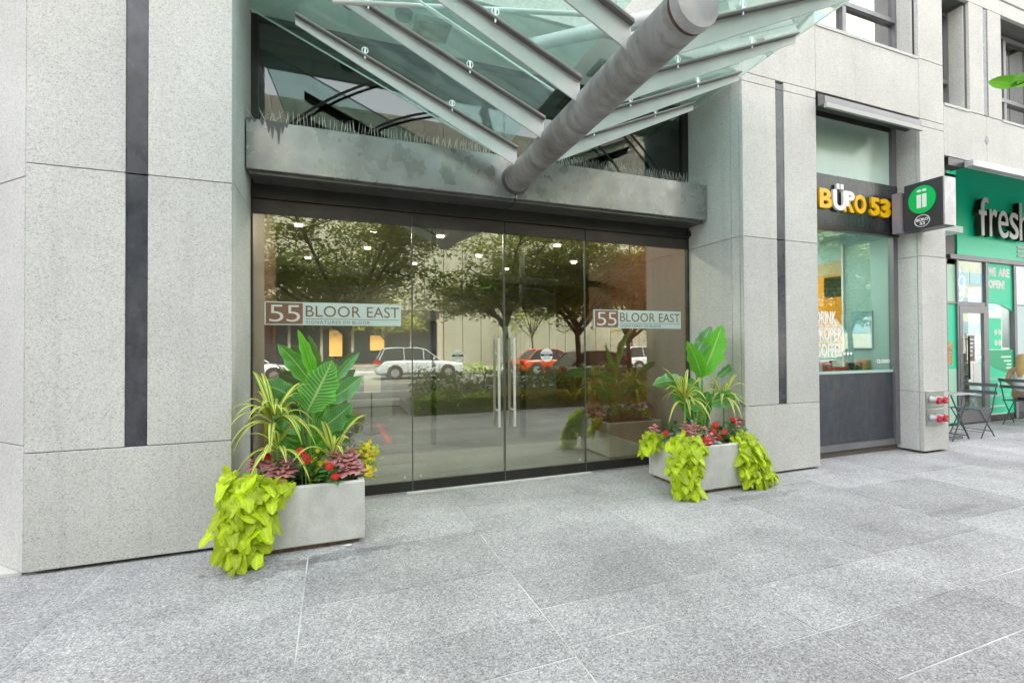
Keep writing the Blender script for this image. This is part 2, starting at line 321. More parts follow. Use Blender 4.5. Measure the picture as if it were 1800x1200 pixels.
def inst(mesh, name, loc, rot, scale, parent):
    o = bpy.data.objects.new(name, mesh); col.objects.link(o)
    o.location = loc; o.rotation_euler = rot; o.scale = (scale,) * 3 if isinstance(scale, (int, float)) else scale
    parent_to(o, parent); return o
def mesh_only(o):
    me = o.data; bpy.data.objects.remove(o); return me
_tc = {}
def lettering(name, text, x0, x1, z0, z1, origin, right, up, m, parent, depth=0.004, bold=0.0, shear=0.0, side=None, spacing=1.0, uniform=False):
    """lettering fitted to the rectangle x0..x1, z0..z1 measured along right/up from origin; stands proud towards the viewer"""
    c = bpy.data.curves.new('lettering', 'FONT'); c.body = text; c.size = 1; c.offset = bold; c.shear = shear; c.extrude = 0.5; c.space_character = spacing
    c.resolution_u = 4
    t = bpy.data.objects.new('lettering', c); col.objects.link(t)
    dg = bpy.context.evaluated_depsgraph_get(); dg.update()
    me = bpy.data.meshes.new_from_object(t.evaluated_get(dg)); bpy.data.objects.remove(t)
    xs = [v.co.x for v in me.vertices]; ys = [v.co.y for v in me.vertices]
    a0, a1, b0, b1 = min(xs), max(xs), min(ys), max(ys)
    O = Vector(origin); right = Vector(right); up = Vector(up); nrm = right.cross(up)
    fx = (x1 - x0) / (a1 - a0); fz = (z1 - z0) / (b1 - b0)
    for v in me.vertices:
        px = x0 + (v.co.x - a0) * fx; pz = z0 + (v.co.y - b0) * fz; pd = (v.co.z + 0.5) * depth
        v.co = O + right * px + up * pz + nrm * pd
    me.materials.clear(); me.materials.append(m)
    if side:
        me.materials.append(side)
        for p in me.polygons:
            if abs(p.normal.dot(nrm)) < 0.5: p.material_index = 1
    o = bpy.data.objects.new(name, me); col.objects.link(o); parent_to(o, parent)
    return o
RX, UZ = (1, 0, 0), (0, 0, 1)
def word(name, text, x0, x1, z0, z1, y, m, parent, **k):
    return lettering(name, text, x0, x1, z0, z1, (0, y, 0), RX, UZ, m, parent, **k)
def ribbon(P0, P1, P2, w, side, fold=0.0, nl=14, nc=6, shape='blade', wave=0.0, curl=0.0, seed=0):
    """leaf blade along a curved midrib P0-P1-P2; side = direction across; fold lifts the edges; returns verts, faces, uvs"""
    P0, P1, P2, side = map(Vector, (P0, P1, P2, side)); vs = []; fs = []; uvs = []
    rnd = random.Random(seed)
    ph = rnd.random() * 6
    for i in range(nl + 1):
        t = i / nl
        p = P0 * (1 - t) ** 2 + P1 * 2 * t * (1 - t) + P2 * t * t
        d = ((P1 - P0) * 2 * (1 - t) + (P2 - P1) * 2 * t).normalized()
        s = (side - d * side.dot(d)).normalized(); nn = s.cross(d).normalized()
        if shape == 'blade': ww = w * 0.5 * (math.sin(math.pi * min(1, (t * 0.985 + 0.01) ** 0.80)) ** 0.78) * (1 + wave * 0.9 * math.sin(t * 23 + ph))
        elif shape == 'strap': ww = w * 0.5 * min(1, t * 4 + 0.35) * (1 - t ** 3.0) + 0.0008
        else: ww = w * 0.5 * math.sin(math.pi * min(1, t ** 0.62 * 0.98 + 0.01)) ** 0.8
        for j in range(nc + 1):
            u = j / nc * 2 - 1
            off = abs(u) ** 1.3 * fold * ww + math.sin(t * 17 + ph + u * 2) * wave * ww * abs(u) - curl * ww * u * u * t
            vs.append(tuple(p + s * (u * ww) + nn * off)); uvs.append((j / nc, t))
    for i in range(nl):
        for j in range(nc):
            a = i * (nc + 1) + j; fs.append((a, a + 1, a + nc + 2, a + nc + 1))
    return vs, fs, uvs
def leaf_obj(name, parts, m, parent, smooth=True):
    vs = []; fs = []; uv = []
    for (a, b, c) in parts:
        k = len(vs); vs += a; fs += [tuple(i + k for i in f) for f in b]; uv += c
    me = bpy.data.meshes.new(name); me.from_pydata(vs, [], fs); me.materials.append(m)
    ul = me.uv_layers.new(name='UVMap')
    for lp in me.loops: ul.data[lp.index].uv = uv[lp.vertex_index]
    if smooth: me.polygons.foreach_set('use_smooth', [True] * len(me.polygons))
    o = bpy.data.objects.new(name, me); col.objects.link(o); parent_to(o, parent)
    return o

# ================================================================== GROUND, PAVEMENT, ROAD
gm = MB(); gm.add([(-300, -300, -0.16), (300, -300, -0.16), (300, 300, -0.16), (-300, 300, -0.16)], [(0, 1, 2, 3)])
tag(gm.build('ground', principled('city_ground', (0.2, 0.2, 0.2), 0.9)), kind='structure')
pave = MB(); pave.box(-60, 60, -0.72, 5.02, -0.15, -0.0025)
pavement = tag(pave.build('pavement', MORTAR), kind='structure')
XC = [1.10 + 1.275 * k for k in range(-6, 14)]
known = {-2: [3.20, 2.98, 2.47, 2.1], -1: [3.72, 3.0, 2.62, 2.43, 2.05], 0: [4.33, 3.52, 2.96, 2.49, 2.13], 1: [3.95, 3.45, 2.95, 2.57, 2.24, 1.76], 2: [4.3, 3.72, 2.67, 2.26, 1.77]}
for k in range(-6, 13):
    ys = list(known.get(k, []))
    if not ys:
        y = 4.95 - random.random() * 0.4
        while y > 1.8: ys.append(y); y -= random.choice([0.38, 0.47, 0.5, 0.95])
    y = ys[-1]
    while y > -0.3: y -= random.choice([0.37, 0.46, 0.5]); ys.append(y)
    ys = [5.01] + ys + [-0.72]
    ys = [v for i, v in enumerate(ys) if i == 0 or v < ys[i - 1] - 0.1]
    if ys[-1] > -0.72: ys[-1] = -0.72
    for a, b in zip(ys, ys[1:]):
        j = random.choice([0.0038, 0.005, 0.006])
        x0, x1 = XC[k + 6] + j, XC[k + 7] - j
        h = random.uniform(-0.0008, 0.0008)
        box('slab', x0, x1, b + j, a - j, -0.04, h, G_PAVE, pavement)
box('shop_apron', 8.32, 17.5, 5.02, 5.30, -0.1, -0.001, G_PAVE, pavement)
box('threshold', 0.70, 2.86, 4.90, 4.955, -0.02, 0.012, principled('threshold_stone', (0.62, 0.62, 0.60), 0.8, vary=0.12), pavement)
far = MB(); far.box(-60, 60, -4.3, -2.62, -0.15, -0.002); far.box(-60, 60, -0.72 - 1.9, -0.721, -0.15, -0.03)
tag(far.build('pavement_edge', G_PAVE), kind='structure')
tag(MB().box(-120, 120, -4.48, -4.303, -0.15, 0.0).build('kerb', CONC), kind='structure')
rd = MB(); rd.box(-150, 150, -19.6, -4.483, -0.15, -0.13)
road = tag(rd.build('road', ASPH), kind='structure')
for yy in (-8.2, -16.6):
    for k in range(-8, 12):
        box('lane_mark', k * 6, k * 6 + 3, yy - 0.06, yy + 0.06, -0.128, -0.1255, LINEP, road)
box('centre_line', -120, 120, -12.2, -12.08, -0.128, -0.1255, principled('yellow_road_paint', (0.55, 0.4, 0.05), 0.7), road)
tag(MB().box(-150, 150, -25.98, -19.61, -0.15, 0.0).build('far_pavement', G_PAVE), kind='structure')

# ================================================================== OFFICE BUILDING
bld = empty('office_building', (2, 4.3, 0), 'pale grey granite office building with narrow dark inlay strips and the glass entrance', 'building')
J = 0.0028
def panel(x0, x1, z0, z1, y0=4.08, th=0.05):
    box('stone_panel', x0 + J, x1 - J, y0, y0 + th, z0 + J, z1 - J, G_WALL, bld, 0.003)
core = MB()
yb = 4.115
core.box(-1.91, -0.735, yb, 5.0, 0.02, 8.9); core.box(4.39, 5.56, yb, 5.0, 0.02, 8.9); core.box(7.62, 8.14, yb, 4.45, 0.02, 8.9)
core.box(-0.735, 4.39, yb, 5.6, 4.66, 5.46); core.box(5.56, 7.62, yb, 5.0, 4.68, 5.46)
core.box(8.14, 18, yb, 4.24, 4.24, 4.90)
core.box(8.80, 9.62, yb, 5.0, 4.90, 8.9); core.box(11.1, 12.3, yb, 5.0, 4.90, 8.9); core.box(8.14, 18, yb, 5.0, 6.62, 8.9)
core.box(-0.735, 18, 4.8, 12, 6.6, 16)
core.build('wall_core', BACKING, bld)
# upper storeys, plain granite above the frame
box('upper_wall', -9, 18, 4.10, 4.9, 8.91, 24, G_WALL, bld)
def pillar(x0, x1, s0, s1, top=4.54):
    zs = [0.022, 0.81, 2.75, top, 4.64]
    panel(x0, x1, zs[0], zs[1])
    for a, b in ((0.81, 2.75), (2.75, top)):
        panel(x0, s0, a, b); panel(s1, x1, a, b)
        box('inlay_strip', s0 + J, s1 - J, 4.089, 4.12, a + 0.006, b - 0.006, INLAY, bld)
    panel(x0, s0, top, 4.64); panel(s1, x1, top, 4.64)
    box('inlay_strip', s0 + J, s1 - J, 4.089, 4.12, top, 4.61, INLAY, bld)
pillar(-1.925, -0.718, -1.378, -1.250, top=4.60)
pillar(4.368, 5.57, 4.895, 5.025)
for z0, z1 in ((4.64, 6.4), (6.4, 8.9)):
    panel(-1.925, -0.718, z0, z1)
for a, b in ((-0.718, 1.0), (1.0, 2.7), (2.7, 4.368)): panel(a, b, 4.64, 5.48)
for z0, z1 in ((4.64, 6.6), (6.6, 8.9)): panel(4.368, 5.57, z0, z1)
# pier between the cafe window and the green shop
for z0, z1 in ((0.03, 0.85), (0.85, 2.73), (2.73, 4.54), (4.54, 4.64)):
    panel(7.60, 8.155, z0, z1)
panel(7.60, 8.155, 4.64, 5.48); panel(7.60, 8.155, 5.48, 8.9)
# spandrel over the cafe window
panel(5.57, 7.60, 4.64, 5.48)
# reveals of the piers (side faces)
def reveal(x, face, ys, zs, th=0.03):
    for (a, b) in zip(ys, ys[1:]):
        for (c, d) in zip(zs, zs[1:]):
            if face > 0: box('reveal_panel', x - th, x, a + J, b - J, c + J, d - J, G_WALL, bld, 0.002)
            else: box('reveal_panel', x, x + th, a + J, b - J, c + J, d - J, G_WALL, bld, 0.002)
reveal(-0.722, 1, (4.132, 4.25, 5.02), (0.01, 2.78, 4.63))
reveal(4.366, -1, (4.132, 4.25, 5.02), (0.01, 2.76, 4.63))
reveal(7.598, -1, (4.132, 4.45), (0.03, 0.85, 2.73, 4.66))
reveal(8.158, 1, (4.132, 5.30), (0.03, 2.73, 4.22))
reveal(5.572, 1, (4.132, 4.45), (0.03, 2.73, 4.66))
# chamfered return at the far left
def chamfer(u0, u1, z0, z1):
    a = Vector((-1.928, 4.085, 0)); d = Vector((-1, 1, 0)).normalized(); nrm = Vector((-1, -1, 0)).normalized()
    p = [a + d * (u0 + J) + Vector((0, 0, z0 + J)), a + d * (u1 - J) + Vector((0, 0, z0 + J)), a + d * (u1 - J) + Vector((0, 0, z1 - J)), a + d * (u0 + J) + Vector((0, 0, z1 - J))]
    MB().prism(p, -nrm * 0.05).build('stone_panel', G_WALL, bld, 0.003)
for z0, z1 in ((0.02, 0.86), (0.86, 2.66), (2.66, 4.6), (4.6, 8.9)):
    chamfer(0, 0.72, z0, z1)
MB().prism([(-1.95, 4.12, 0.0), (-2.46, 4.63, 0.0), (-3.4, 4.63, 0.0), (-2.9, 4.12, 0.0)], (0, 0, 0.02)).build('mortar_fillet', principled('fresh_mortar', (0.6, 0.6, 0.57), 0.9), bld)
dk = MB(); dk.box(-9, -2.45, 4.62, 4.9, 0, 9); dk.build('dark_shopfront', BRONZE, bld)
# entrance soffit, fascia edge, transom surround
box('entrance_soffit', -0.72, 4.366, 4.135, 5.0, 4.645, 4.66, CREAM, bld)
fx = MB(); fx.tube([(0.99, 4.62, 4.63), (0.99, 4.62, 4.645)], 0.001, 8)
for sx in (0.72, 2.72):
    s_ = MB(); s_.box(sx + 0.01, sx + 0.36, 4.43, 4.75, 4.618, 4.644)
    fr = s_.build('soffit_hatch', principled('hatch_metal', (0.34, 0.42, 0.40), 0.6), bld)
    box('hatch_plate', sx + 0.05, sx + 0.32, 4.47, 4.71, 4.61, 4.6175, principled('rusty_plate', (0.34, 0.33, 0.22), 0.8, vary=0.45, vscale=9), fr)
for sx in (0.15, 0.62, 3.4):
    MB().tube([(sx, 4.47, 4.60), (sx, 4.47, 4.6445)], [0.075, 0.085], 20).build('soffit_light', principled('dark_lamp', (0.10, 0.15, 0.15), 0.25), bld, smooth=True)
tr = empty('transom_window', (1.8, 5.0, 3.5), 'dark glazed transom with thin curved reflections modelled as rods above the entrance beam, under the glass canopy', 'transom')
box('glass_pane', -0.69, 1.80, 4.985, 4.997, 3.42, 4.62, GL_TRANS, tr); box('glass_pane', 1.81, 4.33, 4.985, 4.997, 3.42, 4.62, GL_TRANS, tr)
for a, b in ((-0.72, -0.66), (4.28, 4.366)): box('frame', a, b, 4.95, 5.02, 3.42, 4.64, BRONZE, tr)
box('frame', -0.66, 4.28, 4.96, 5.02, 4.60, 4.643, HEADM, tr)
def arc(p0, p1, p2, r=0.013):  # dark curved reflections in the transom glass, built as solid black rods
    P0, P1, P2 = map(Vector, (p0, p1, p2)); pts = [P0 * (1 - t) ** 2 + P1 * 2 * t * (1 - t) + P2 * t * t for t in [i / 14 for i in range(15)]]
    MB().tube(pts, r, 6).build('tie_rod_or_reflection', principled('reflection_black', (0.012, 0.012, 0.013), 0.5), tr, smooth=True)
arc((-0.52, 4.93, 3.48), (-0.1, 4.93, 4.0), (0.62, 4.93, 4.30)); arc((0.16, 4.93, 3.48), (0.42, 4.93, 3.88), (1.25, 4.93, 4.05))
arc((3.42, 4.93, 3.48), (3.15, 4.93, 3.85), (2.85, 4.93, 4.02)); arc((4.12, 4.93, 3.50), (3.8, 4.93, 3.85), (3.32, 4.93, 4.25))
box('upper_side', -0.80, -0.725, 5.03, 7.6, 3.42, 4.6, BRONZE, bld); box('upper_side', 4.37, 4.45, 5.03, 7.6, 3.42, 4.6, BRONZE, bld)
box('upper_ceiling', -0.7, 4.35, 5.1, 9, 4.4, 4.5, principled('dull_plaster', (0.22, 0.21, 0.19), 0.8), bld)
box('upper_back_wall', -0.7, 4.35, 7.5, 7.6, 3.51, 4.4, principled('plaster_tan', (0.30, 0.27, 0.22), 0.8), bld)
for k in range(5):
    box('ceiling_beam', -0.2 + k * 1.05, 0.0 + k * 1.05, 5.1, 7.5, 4.15, 4.4, principled('beam_dark', (0.10, 0.10, 0.10), 0.6), bld)

box('head_closure', -0.722, 4.366, 4.96, 5.02, 3.052, 3.418, BRONZE, bld)
# beam over the doors
lint = MB(); lint.box(-0.712, 1.797, 4.62, 4.90, 3.065, 3.505); lint.box(1.803, 4.352, 4.62, 4.90, 3.065, 3.505)
beam = lint.build('lintel_beam', BEAM, bld, 0.006)
so = MB(); so.box(-0.69, 1.796, 4.66, 4.93, 3.035, 3.064); so.box(1.804, 4.33, 4.66, 4.93, 3.035, 3.064)
so.build('beam_soffit', SOFFIT_M, beam)
sp = MB()
for x_ in [i * 0.031 for i in range(-21, 140)]:
    if 1.60 < x_ < 1.98: continue
    y_ = 4.66 + random.uniform(-0.01, 0.01); h_ = random.uniform(0.085, 0.12)
    if x_ < -0.42: h_ *= random.uniform(0.6, 1.1)
    tilt = random.uniform(-0.02, 0.02) if x_ > -0.4 else random.uniform(-0.09, 0.09)
    for dy in (-0.035, 0.03):
        sp.tube([(x_, y_, 3.505), (x_ + tilt, y_ + dy, 3.505 + h_)], 0.0012, 3, cap=False)
sp.box(-0.66, 1.6, 4.645, 4.675, 3.505, 3.511); sp.box(1.98, 4.33, 4.645, 4.675, 3.505, 3.511)
tag(sp.build('bird_spikes', principled('spike_steel', (0.80, 0.79, 0.78), 0.4, metal=0.1), beam), kind='stuff')
st = MB()
for i_, (x_, l_) in enumerate(((-0.70, .05), (-0.66, .035), (-0.60, .06), (-0.55, .13), (-0.52, .2), (-0.49, .1), (-0.47, .25), (-0.44, .12), (-0.41, .05))):
    st.prism([(x_ - .012, 4.6195, 3.504), (x_ + .034, 4.6195, 3.504), (x_ + .030, 4.6195, 3.5 - l_ * .35), (x_ + .018, 4.6195, 3.5 - l_ * .8), (x_ + .012, 4.6195, 3.5 - l_ * .75), (x_ + .002, 4.6195, 3.5 - l_ * .3)], (0, -.0004 * (i_ + 1), 0))
tag(st.build('water_stain', principled('wet_dirt', (0.13, 0.125, 0.12), 0.6), beam), kind='stuff')
# head above the door glass
box('door_head', -0.715, 4.35, 4.93, 5.04, 2.905, 3.05, BRONZE, bld)

# ---------------------------------------------------------------- entrance doors
ent = empty('entrance_glazing', (1.8, 4.98, 0), 'four-part clear glass entrance wall with a pair of doors and long steel pull bars', 'entrance')
edges = [-0.715, 0.768, 1.790, 2.816, 4.352]
for i in range(4):
    a, b = edges[i] + 0.006, edges[i + 1] - 0.006
    is_door = i in (1, 2)
    zt = 2.772
    if is_door:
        d = box('door', a, b, 4.965, 5.0, 0.012, 0.115, BRONZE, ent)
        g = box('glass_pane', a, b, 4.976, 4.988, 0.115, zt, GL_DOOR, d)
        box('top_rail', a, b, 4.955, 5.01, zt, 2.90, HEADM, d)
        hx = b - 0.085 if i == 1 else a + 0.085
        for (yy, dx, z0_, z1_) in ((4.90, 0.0, 0.62, 1.60), (5.06, 0.0, 0.62, 1.60)):
            h = MB().tube([(hx, yy, z0_), (hx, yy, z1_)], 0.0155, 12).build('handle', STEEL, d, smooth=True)
        for zz in (0.80, 1.42):
            MB().tube([(hx, 4.90, zz), (hx, 5.06, zz)], 0.011, 8).build('handle_mount', STEEL, d, smooth=True)
    else:
        g = box('glass_pane', a, b, 4.976, 4.988, 0.115, zt, GL_DOOR, ent)
        box('bottom_rail', a, b, 4.965, 5.0, 0.012, 0.115, BRONZE, ent)
        box('top_rail', a, b, 4.955, 5.01, zt, 2.90, HEADM, ent)
for x_ in edges[1:4]:
    w = 0.011 if x_ != 1.790 else 0.019
    box('edge_seal', x_ - w * .5, x_ + w * .5, 4.968, 4.997, 0.0, 2.90, principled('seal_grey', (0.14, 0.14, 0.135), 0.3, metal=0.5), ent)
box('side_channel', 4.335, 4.362, 4.955, 5.01, 0.0, 2.9, HEADM, ent); box('side_channel', -0.72, -0.704, 4.955, 5.01, 0.0, 2.9, HEADM, ent)
for x_ in (0.69, 0.85, 2.74):
    MB().disc((x_, 4.974, 0.16), (0, -1, 0), 0.012, 0.006, 12).build('bolt', STEEL, ent)
box('closer_box', 4.31, 4.35, 4.90, 4.93, 2.93, 2.99, BRONZE, ent)

def address_sign(x0, x1, z0, z1, label):
    s = empty('address_sign', ((x0 + x1) / 2, 4.97, (z0 + z1) / 2), label, 'sign', 'address signs on the entrance glass')
    W = x1 - x0; H = z1 - z0
    box('panel', x0, x1, 4.962, 4.974, z0, z1, SIGNW, s)
    sq = x0 + W * 0.262
    box('number_square', x0 + 0.012, sq, 4.9605, 4.9622, z0 + 0.010, z1 - 0.010, SQBROWN, s)
    word('number', '5', x0 + W * 0.032, x0 + W * 0.128, z0 + H * 0.14, z0 + H * 0.86, 4.9602, PAPER, s, depth=0.002, bold=-0.008)
    word('number', '5', x0 + W * 0.150, x0 + W * 0.243, z0 + H * 0.14, z0 + H * 0.86, 4.9602, PAPER, s, depth=0.002, bold=-0.008)
    word('lettering', 'BLOOR', x0 + W * 0.283, x0 + W * 0.685, z0 + H * 0.37, z0 + H * 0.86, 4.9617, LBROWN, s, depth=0.002, spacing=1.02)
    word('lettering', 'EAST', x0 + W * 0.733, x0 + W * 0.985, z0 + H * 0.37, z0 + H * 0.86, 4.9617, LBROWN, s, depth=0.002)
    box('rule', x0 + W * 0.283, x0 + W * 0.985, 4.9597, 4.9617, z0 + H * 0.265, z0 + H * 0.285, LBROWN, s)
    for w_, u0, u1 in (('SIGNATURES', .285, .535), ('ON', .553, .602), ('BLOOR', .622, .755)): word('lettering', w_, x0 + W * u0, x0 + W * u1, z0 + H * 0.07, z0 + H * 0.20, 4.9617, principled('small_grey', (0.14, 0.14, 0.15), 0.5), s, depth=0.002, spacing=1.2)
address_sign(-0.608, 0.650, 1.722, 1.943, 'pale 55 BLOOR EAST sign on the left glass panel above the left planter')
address_sign(2.935, 4.228, 1.724, 1.948, 'pale 55 BLOOR EAST sign on the right glass panel beside the right planter')
def decal(cx, cz, r, y, label, m1):
    d = empty('door_sticker', (cx, y, cz), label, 'sticker', 'round caution stickers on the doors')
    MB().disc((cx, y, cz), (0, -1, 0), r, 0.0012, 28).build('disc', m1, d)
    box('band', cx - r * 0.98, cx + r * 0.98, y - 0.0022, y - 0.0013, cz - r * 0.17, cz + r * 0.17, principled('band_black', (0.03, 0.03, 0.03), 0.5), d)
    k = principled('decal_ink', (0.08, 0.08, 0.08), 0.5)
    word('lettering', 'AUTOMATIC', cx - r * 0.72, cx + r * 0.72, cz + r * 0.26, cz + r * 0.48, y - 0.0013, k, d, depth=0.0006)
    word('lettering', 'DOOR', cx - r * 0.42, cx + r * 0.42, cz - r * 0.10, cz + r * 0.10, y - 0.0024, m1, d, depth=0.0006)
    word('lettering', 'CAUTION', cx - r * 0.62, cx + r * 0.62, cz - r * 0.58, cz - r * 0.32, y - 0.0013, k, d, depth=0.0006)
decal(2.31, 1.405, 0.078, 4.9755, 'round white caution sticker at eye level on the right-hand door, right of its pull bars', LWHITE)
decal(1.254, 1.41, 0.064, 4.9755, 'fainter greyish round caution sticker on the left-hand door', principled('faded_sticker', (0.66, 0.66, 0.60), 0.5))

# ---------------------------------------------------------------- lobby behind the glass
lob = MB(); lob.box(-3.2, 7.0, 5.045, 13.6, -0.12, 0.0)
G_LOB = granite('lobby_granite', [(0.0, (0.03, 0.03, 0.035)), (0.5, (0.075, 0.077, 0.085)), (1.0, (0.14, 0.14, 0.15))], rough=0.35, bump=0.03)
floor = tag(lob.build('lobby_floor', MORTAR), kind='structure')
for kx in range(8):
    for ky in range(12):
        if ky < 0: continue
        x0 = -3.0 + kx * 1.25; y0 = 6.75 + ky * 0.57
        box('floor_tile', x0 + 0.003, x0 + 1.247, y0 + 0.003, y0 + 0.567, 0.0, 0.004, G_LOB, floor)
mt = MB()
for i in range(52):
    mt.box(-0.7, 4.34, 5.06 + i * 0.0325, 5.06 + i * 0.0325 + 0.02, 0.0, 0.012)
mat_o = mt.build('entrance_mat', principled('ribbed_mat', (0.24, 0.24, 0.225), 0.7), None)
tag(mat_o, 'grey ribbed floor mat just inside the entrance doors', 'mat')
lobby = empty('lobby', (1.8, 9, 0), 'dim lobby with brown side walls seen through the entrance glass', 'room')
box('side_wall', -0.95, -0.74, 5.03, 7.2, 0, 3.4, WOODM, lobby); box('side_wall', 4.39, 4.55, 5.03, 7.6, 0, 3.4, WOODM, lobby)
box('side_wall', -3.3, -3.15, 7.2, 13.6, 0, 3.4, principled('lobby_stone', (0.30, 0.27, 0.22), 0.5), lobby); box('side_wall', 6.6, 6.8, 7.6, 13.6, 0, 3.4, WOODM, lobby)
box('partition', -3.2, -0.95, 7.2, 7.35, 0, 3.4, WOODM, lobby); box('partition', 4.55, 6.6, 7.6, 7.75, 0, 3.4, WOODM, lobby)
box('back_wall', -3.3, 6.8, 13.5, 13.6, 0, 3.4, principled('lobby_back', (0.26, 0.25, 0.22), 0.7), lobby)
box('ceiling', -3.3, 6.8, 5.045, 13.6, 3.4, 3.5, principled('lobby_ceiling', (0.45, 0.44, 0.38), 0.8), lobby)
box('desk', -0.6, 1.2, 10.6, 11.3, 0.005, 1.1, principled('desk_stone', (0.28, 0.33, 0.33), 0.4), lobby)
for x_ in (1.45, 2.95): box('screen_post', x_ - 0.035, x_ + 0.035, 7.25, 7.35, 0.005, 3.39, BRONZE, lobby)
box('screen_rail', -0.73, 4.38, 7.26, 7.34, 2.55, 2.66, BRONZE, lobby)
LAMP = principled('lit_downlight', (1, 1, 1), 0.5, emit=(1.0, 0.86, 0.62), estr=1.6)
lights = []
for x_ in (-1.6, -0.5, 0.6, 1.7, 2.8, 3.9, 5.0):
    for y_ in ((7.9, 10.7, 12.1) if round(x_ * 10) % 2 else (9.3, 12.1)):
        box('ceiling_light', x_ - 0.055, x_ + 0.055, y_ - 0.035, y_ + 0.035, 3.37, 3.398, LAMP, lobby)
box('ceiling_light', 1.45, 1.70, 5.85, 5.93, 3.36, 3.398, LAMP, lobby)
for k, (lx, ly, en) in enumerate(((0.2, 5.9, 24), (3.5, 5.9, 24), (0.6, 7.8, 60), (2.8, 9.3, 26), (1.7, 12.1, 26), (5.0, 9.3, 16), (-1.6, 9.3, 16))):
    ad_ = bpy.data.lights.new('downlight', 'AREA'); ad_.energy = en * 0.22; ad_.size = 0.1; ad_.color = (1.0, 0.88, 0.7)
    ao_ = bpy.data.objects.new('downlight', ad_); col.objects.link(ao_); ao_.location = (lx, ly, 3.35); parent_to(ao_, lobby)
stand = empty('lobby_sign_stand', (0.62, 8.6, 0), 'small white notice on a thin black post in the lobby, behind the left planter', 'sign stand')
MB().tube([(0.62, 8.6, 0.005), (0.62, 8.6, 1.0)], 0.014, 8).build('post', BRONZE, stand)
MB().disc((0.62, 8.6, 0.005), (0, 0, 1), 0.14, 0.015, 20).build('foot', BRONZE, stand)
box('notice', 0.49, 0.77, 8.56, 8.585, 0.72, 1.02, PAPER, stand)
word('lettering', 'PUSH', 0.56, 0.70, 0.76, 0.81, 8.559, principled('ink', (0.1, 0.1, 0.1), 0.6), stand, depth=0.001) if False else None
tag(box('floor_tape', 0.78, 0.86, 7.6, 9.7, 0.0045, 0.007, REDP), 'red tape line stuck to the dark lobby floor', 'tape')
nt_ = empty('lobby_notice', (1.79, 5.015, 1.5), 'white notice board fixed behind the meeting edges of the two doors', 'notice')
box('board', 1.735, 1.778, 5.012, 5.018, 1.33, 1.735, PAPER, nt_); box('board', 1.802, 1.888, 5.012, 5.018, 1.33, 1.735, PAPER, nt_)
box('symbol', 1.825, 1.862, 5.008, 5.0115, 1.60, 1.635, principled('teal_mark', (0.02, 0.25, 0.32), 0.5), nt_)

# ================================================================== GLASS CANOPY
can = empty('glass_canopy', (1.8, 4.6, 3.3), 'butterfly-shaped glass canopy on a thick grey steel tube above the entrance', 'canopy')
# spine tube with rings of weathering
sv = MB(); pts = []; rs = []
n_ = 60
for i in range(n_ + 1):
    t = i / n_; pts.append((1.8, 4.62 - t * 2.58, 3.262 + 0.055 * t)); rs.append(0.134 + 0.0002 * math.sin(i * 1.7))
sv.tube(pts, rs, 40)
spine = sv.build('spine_tube', None or MATS.setdefault('tube_paint', principled('tube_paint', (0.33, 0.32, 0.325), 0.42, metal=0.25, vary=0.3, vscale=2.2, stretch=(1, 2.5, 1), bump=0.10, bscale=28, rough_var=0.12, grime=((0.13, 0.11, 0.085), 2.0, (1, 3, 1.4), .9))), can, smooth=True)
MB().tube([(1.8, 4.60, 3.262), (1.8, 4.655, 3.262)], 0.155, 36).build('collar', SOFFIT_M, can, smooth=True)
MB().tube([(1.8, 2.06, 3.3165), (1.8, 2.015, 3.3175)], [0.130, 0.130], 36).build('rust_ring', RUST, spine, smooth=True)
MB().tube([(1.8, 2.016, 3.3175), (1.8, 1.955, 3.3185)], [0.138, 0.139], 40).build('end_cap', GALV, spine, smooth=True)
SL = 0.42
def wz(x, z0=3.46): return z0 + SL * (abs(x - 1.8) - 0.12)
def rib(y, side, xe):
    xi = 1.8 + side * 0.10; xo = 1.8 + side * xe
    zi, zo = wz(xi), wz(xo)
    # deep tapering web
    w = MB(); w.prism([(xi, y, zi - 0.165), (xo, y, zo - 0.062), (xo, y, zo), (xi, y, zi)], (0, 0.012, 0))
    r_ = w.build('rib', RIBM, can, 0.001)
    f = MB(); f.prism([(xi, y - 0.038, zi), (xo, y - 0.038, zo), (xo, y - 0.038, zo + 0.012), (xi, y - 0.038, zi + 0.012)], (0, 0.088, 0)); f.build('rib_flange', RIBD, r_)
    e_ = MB(); e_.prism([(xi, y - 0.0395, zi + 0.0125), (xo, y - 0.0395, zo + 0.0125), (xo, y - 0.0395, zo + 0.021), (xi, y - 0.0395, zi + 0.021)], (0, 0.09, 0)); e_.build('gasket', principled('pale_gasket', (0.42, 0.36, 0.33), 0.6), r_)
    for fr_ in (0.33, 0.72):
        x = xi + (xo - xi) * fr_; z = wz(x)
        c_ = MB(); c_.tube([(x, y - 0.03, z - 0.02), (x, y - 0.03, z + 0.075)], 0.007, 8)
        ring = [(x + 0.026 * math.cos(a), y - 0.03, z + 0.055 + 0.026 * math.sin(a)) for a in [k * math.pi / 6 for k in range(13)]]
        c_.tube(ring, 0.0035, 5, cap=False); c_.build('glass_clamp', STEEL, r_, smooth=True)
ribs_y = [4.33, 3.69, 3.05, 2.41, 1.77, 1.13]
for y in ribs_y[:5]:
    for s_ in (-1, 1): rib(y, s_, 2.10 + (0.02 if y < 4 else 0) )
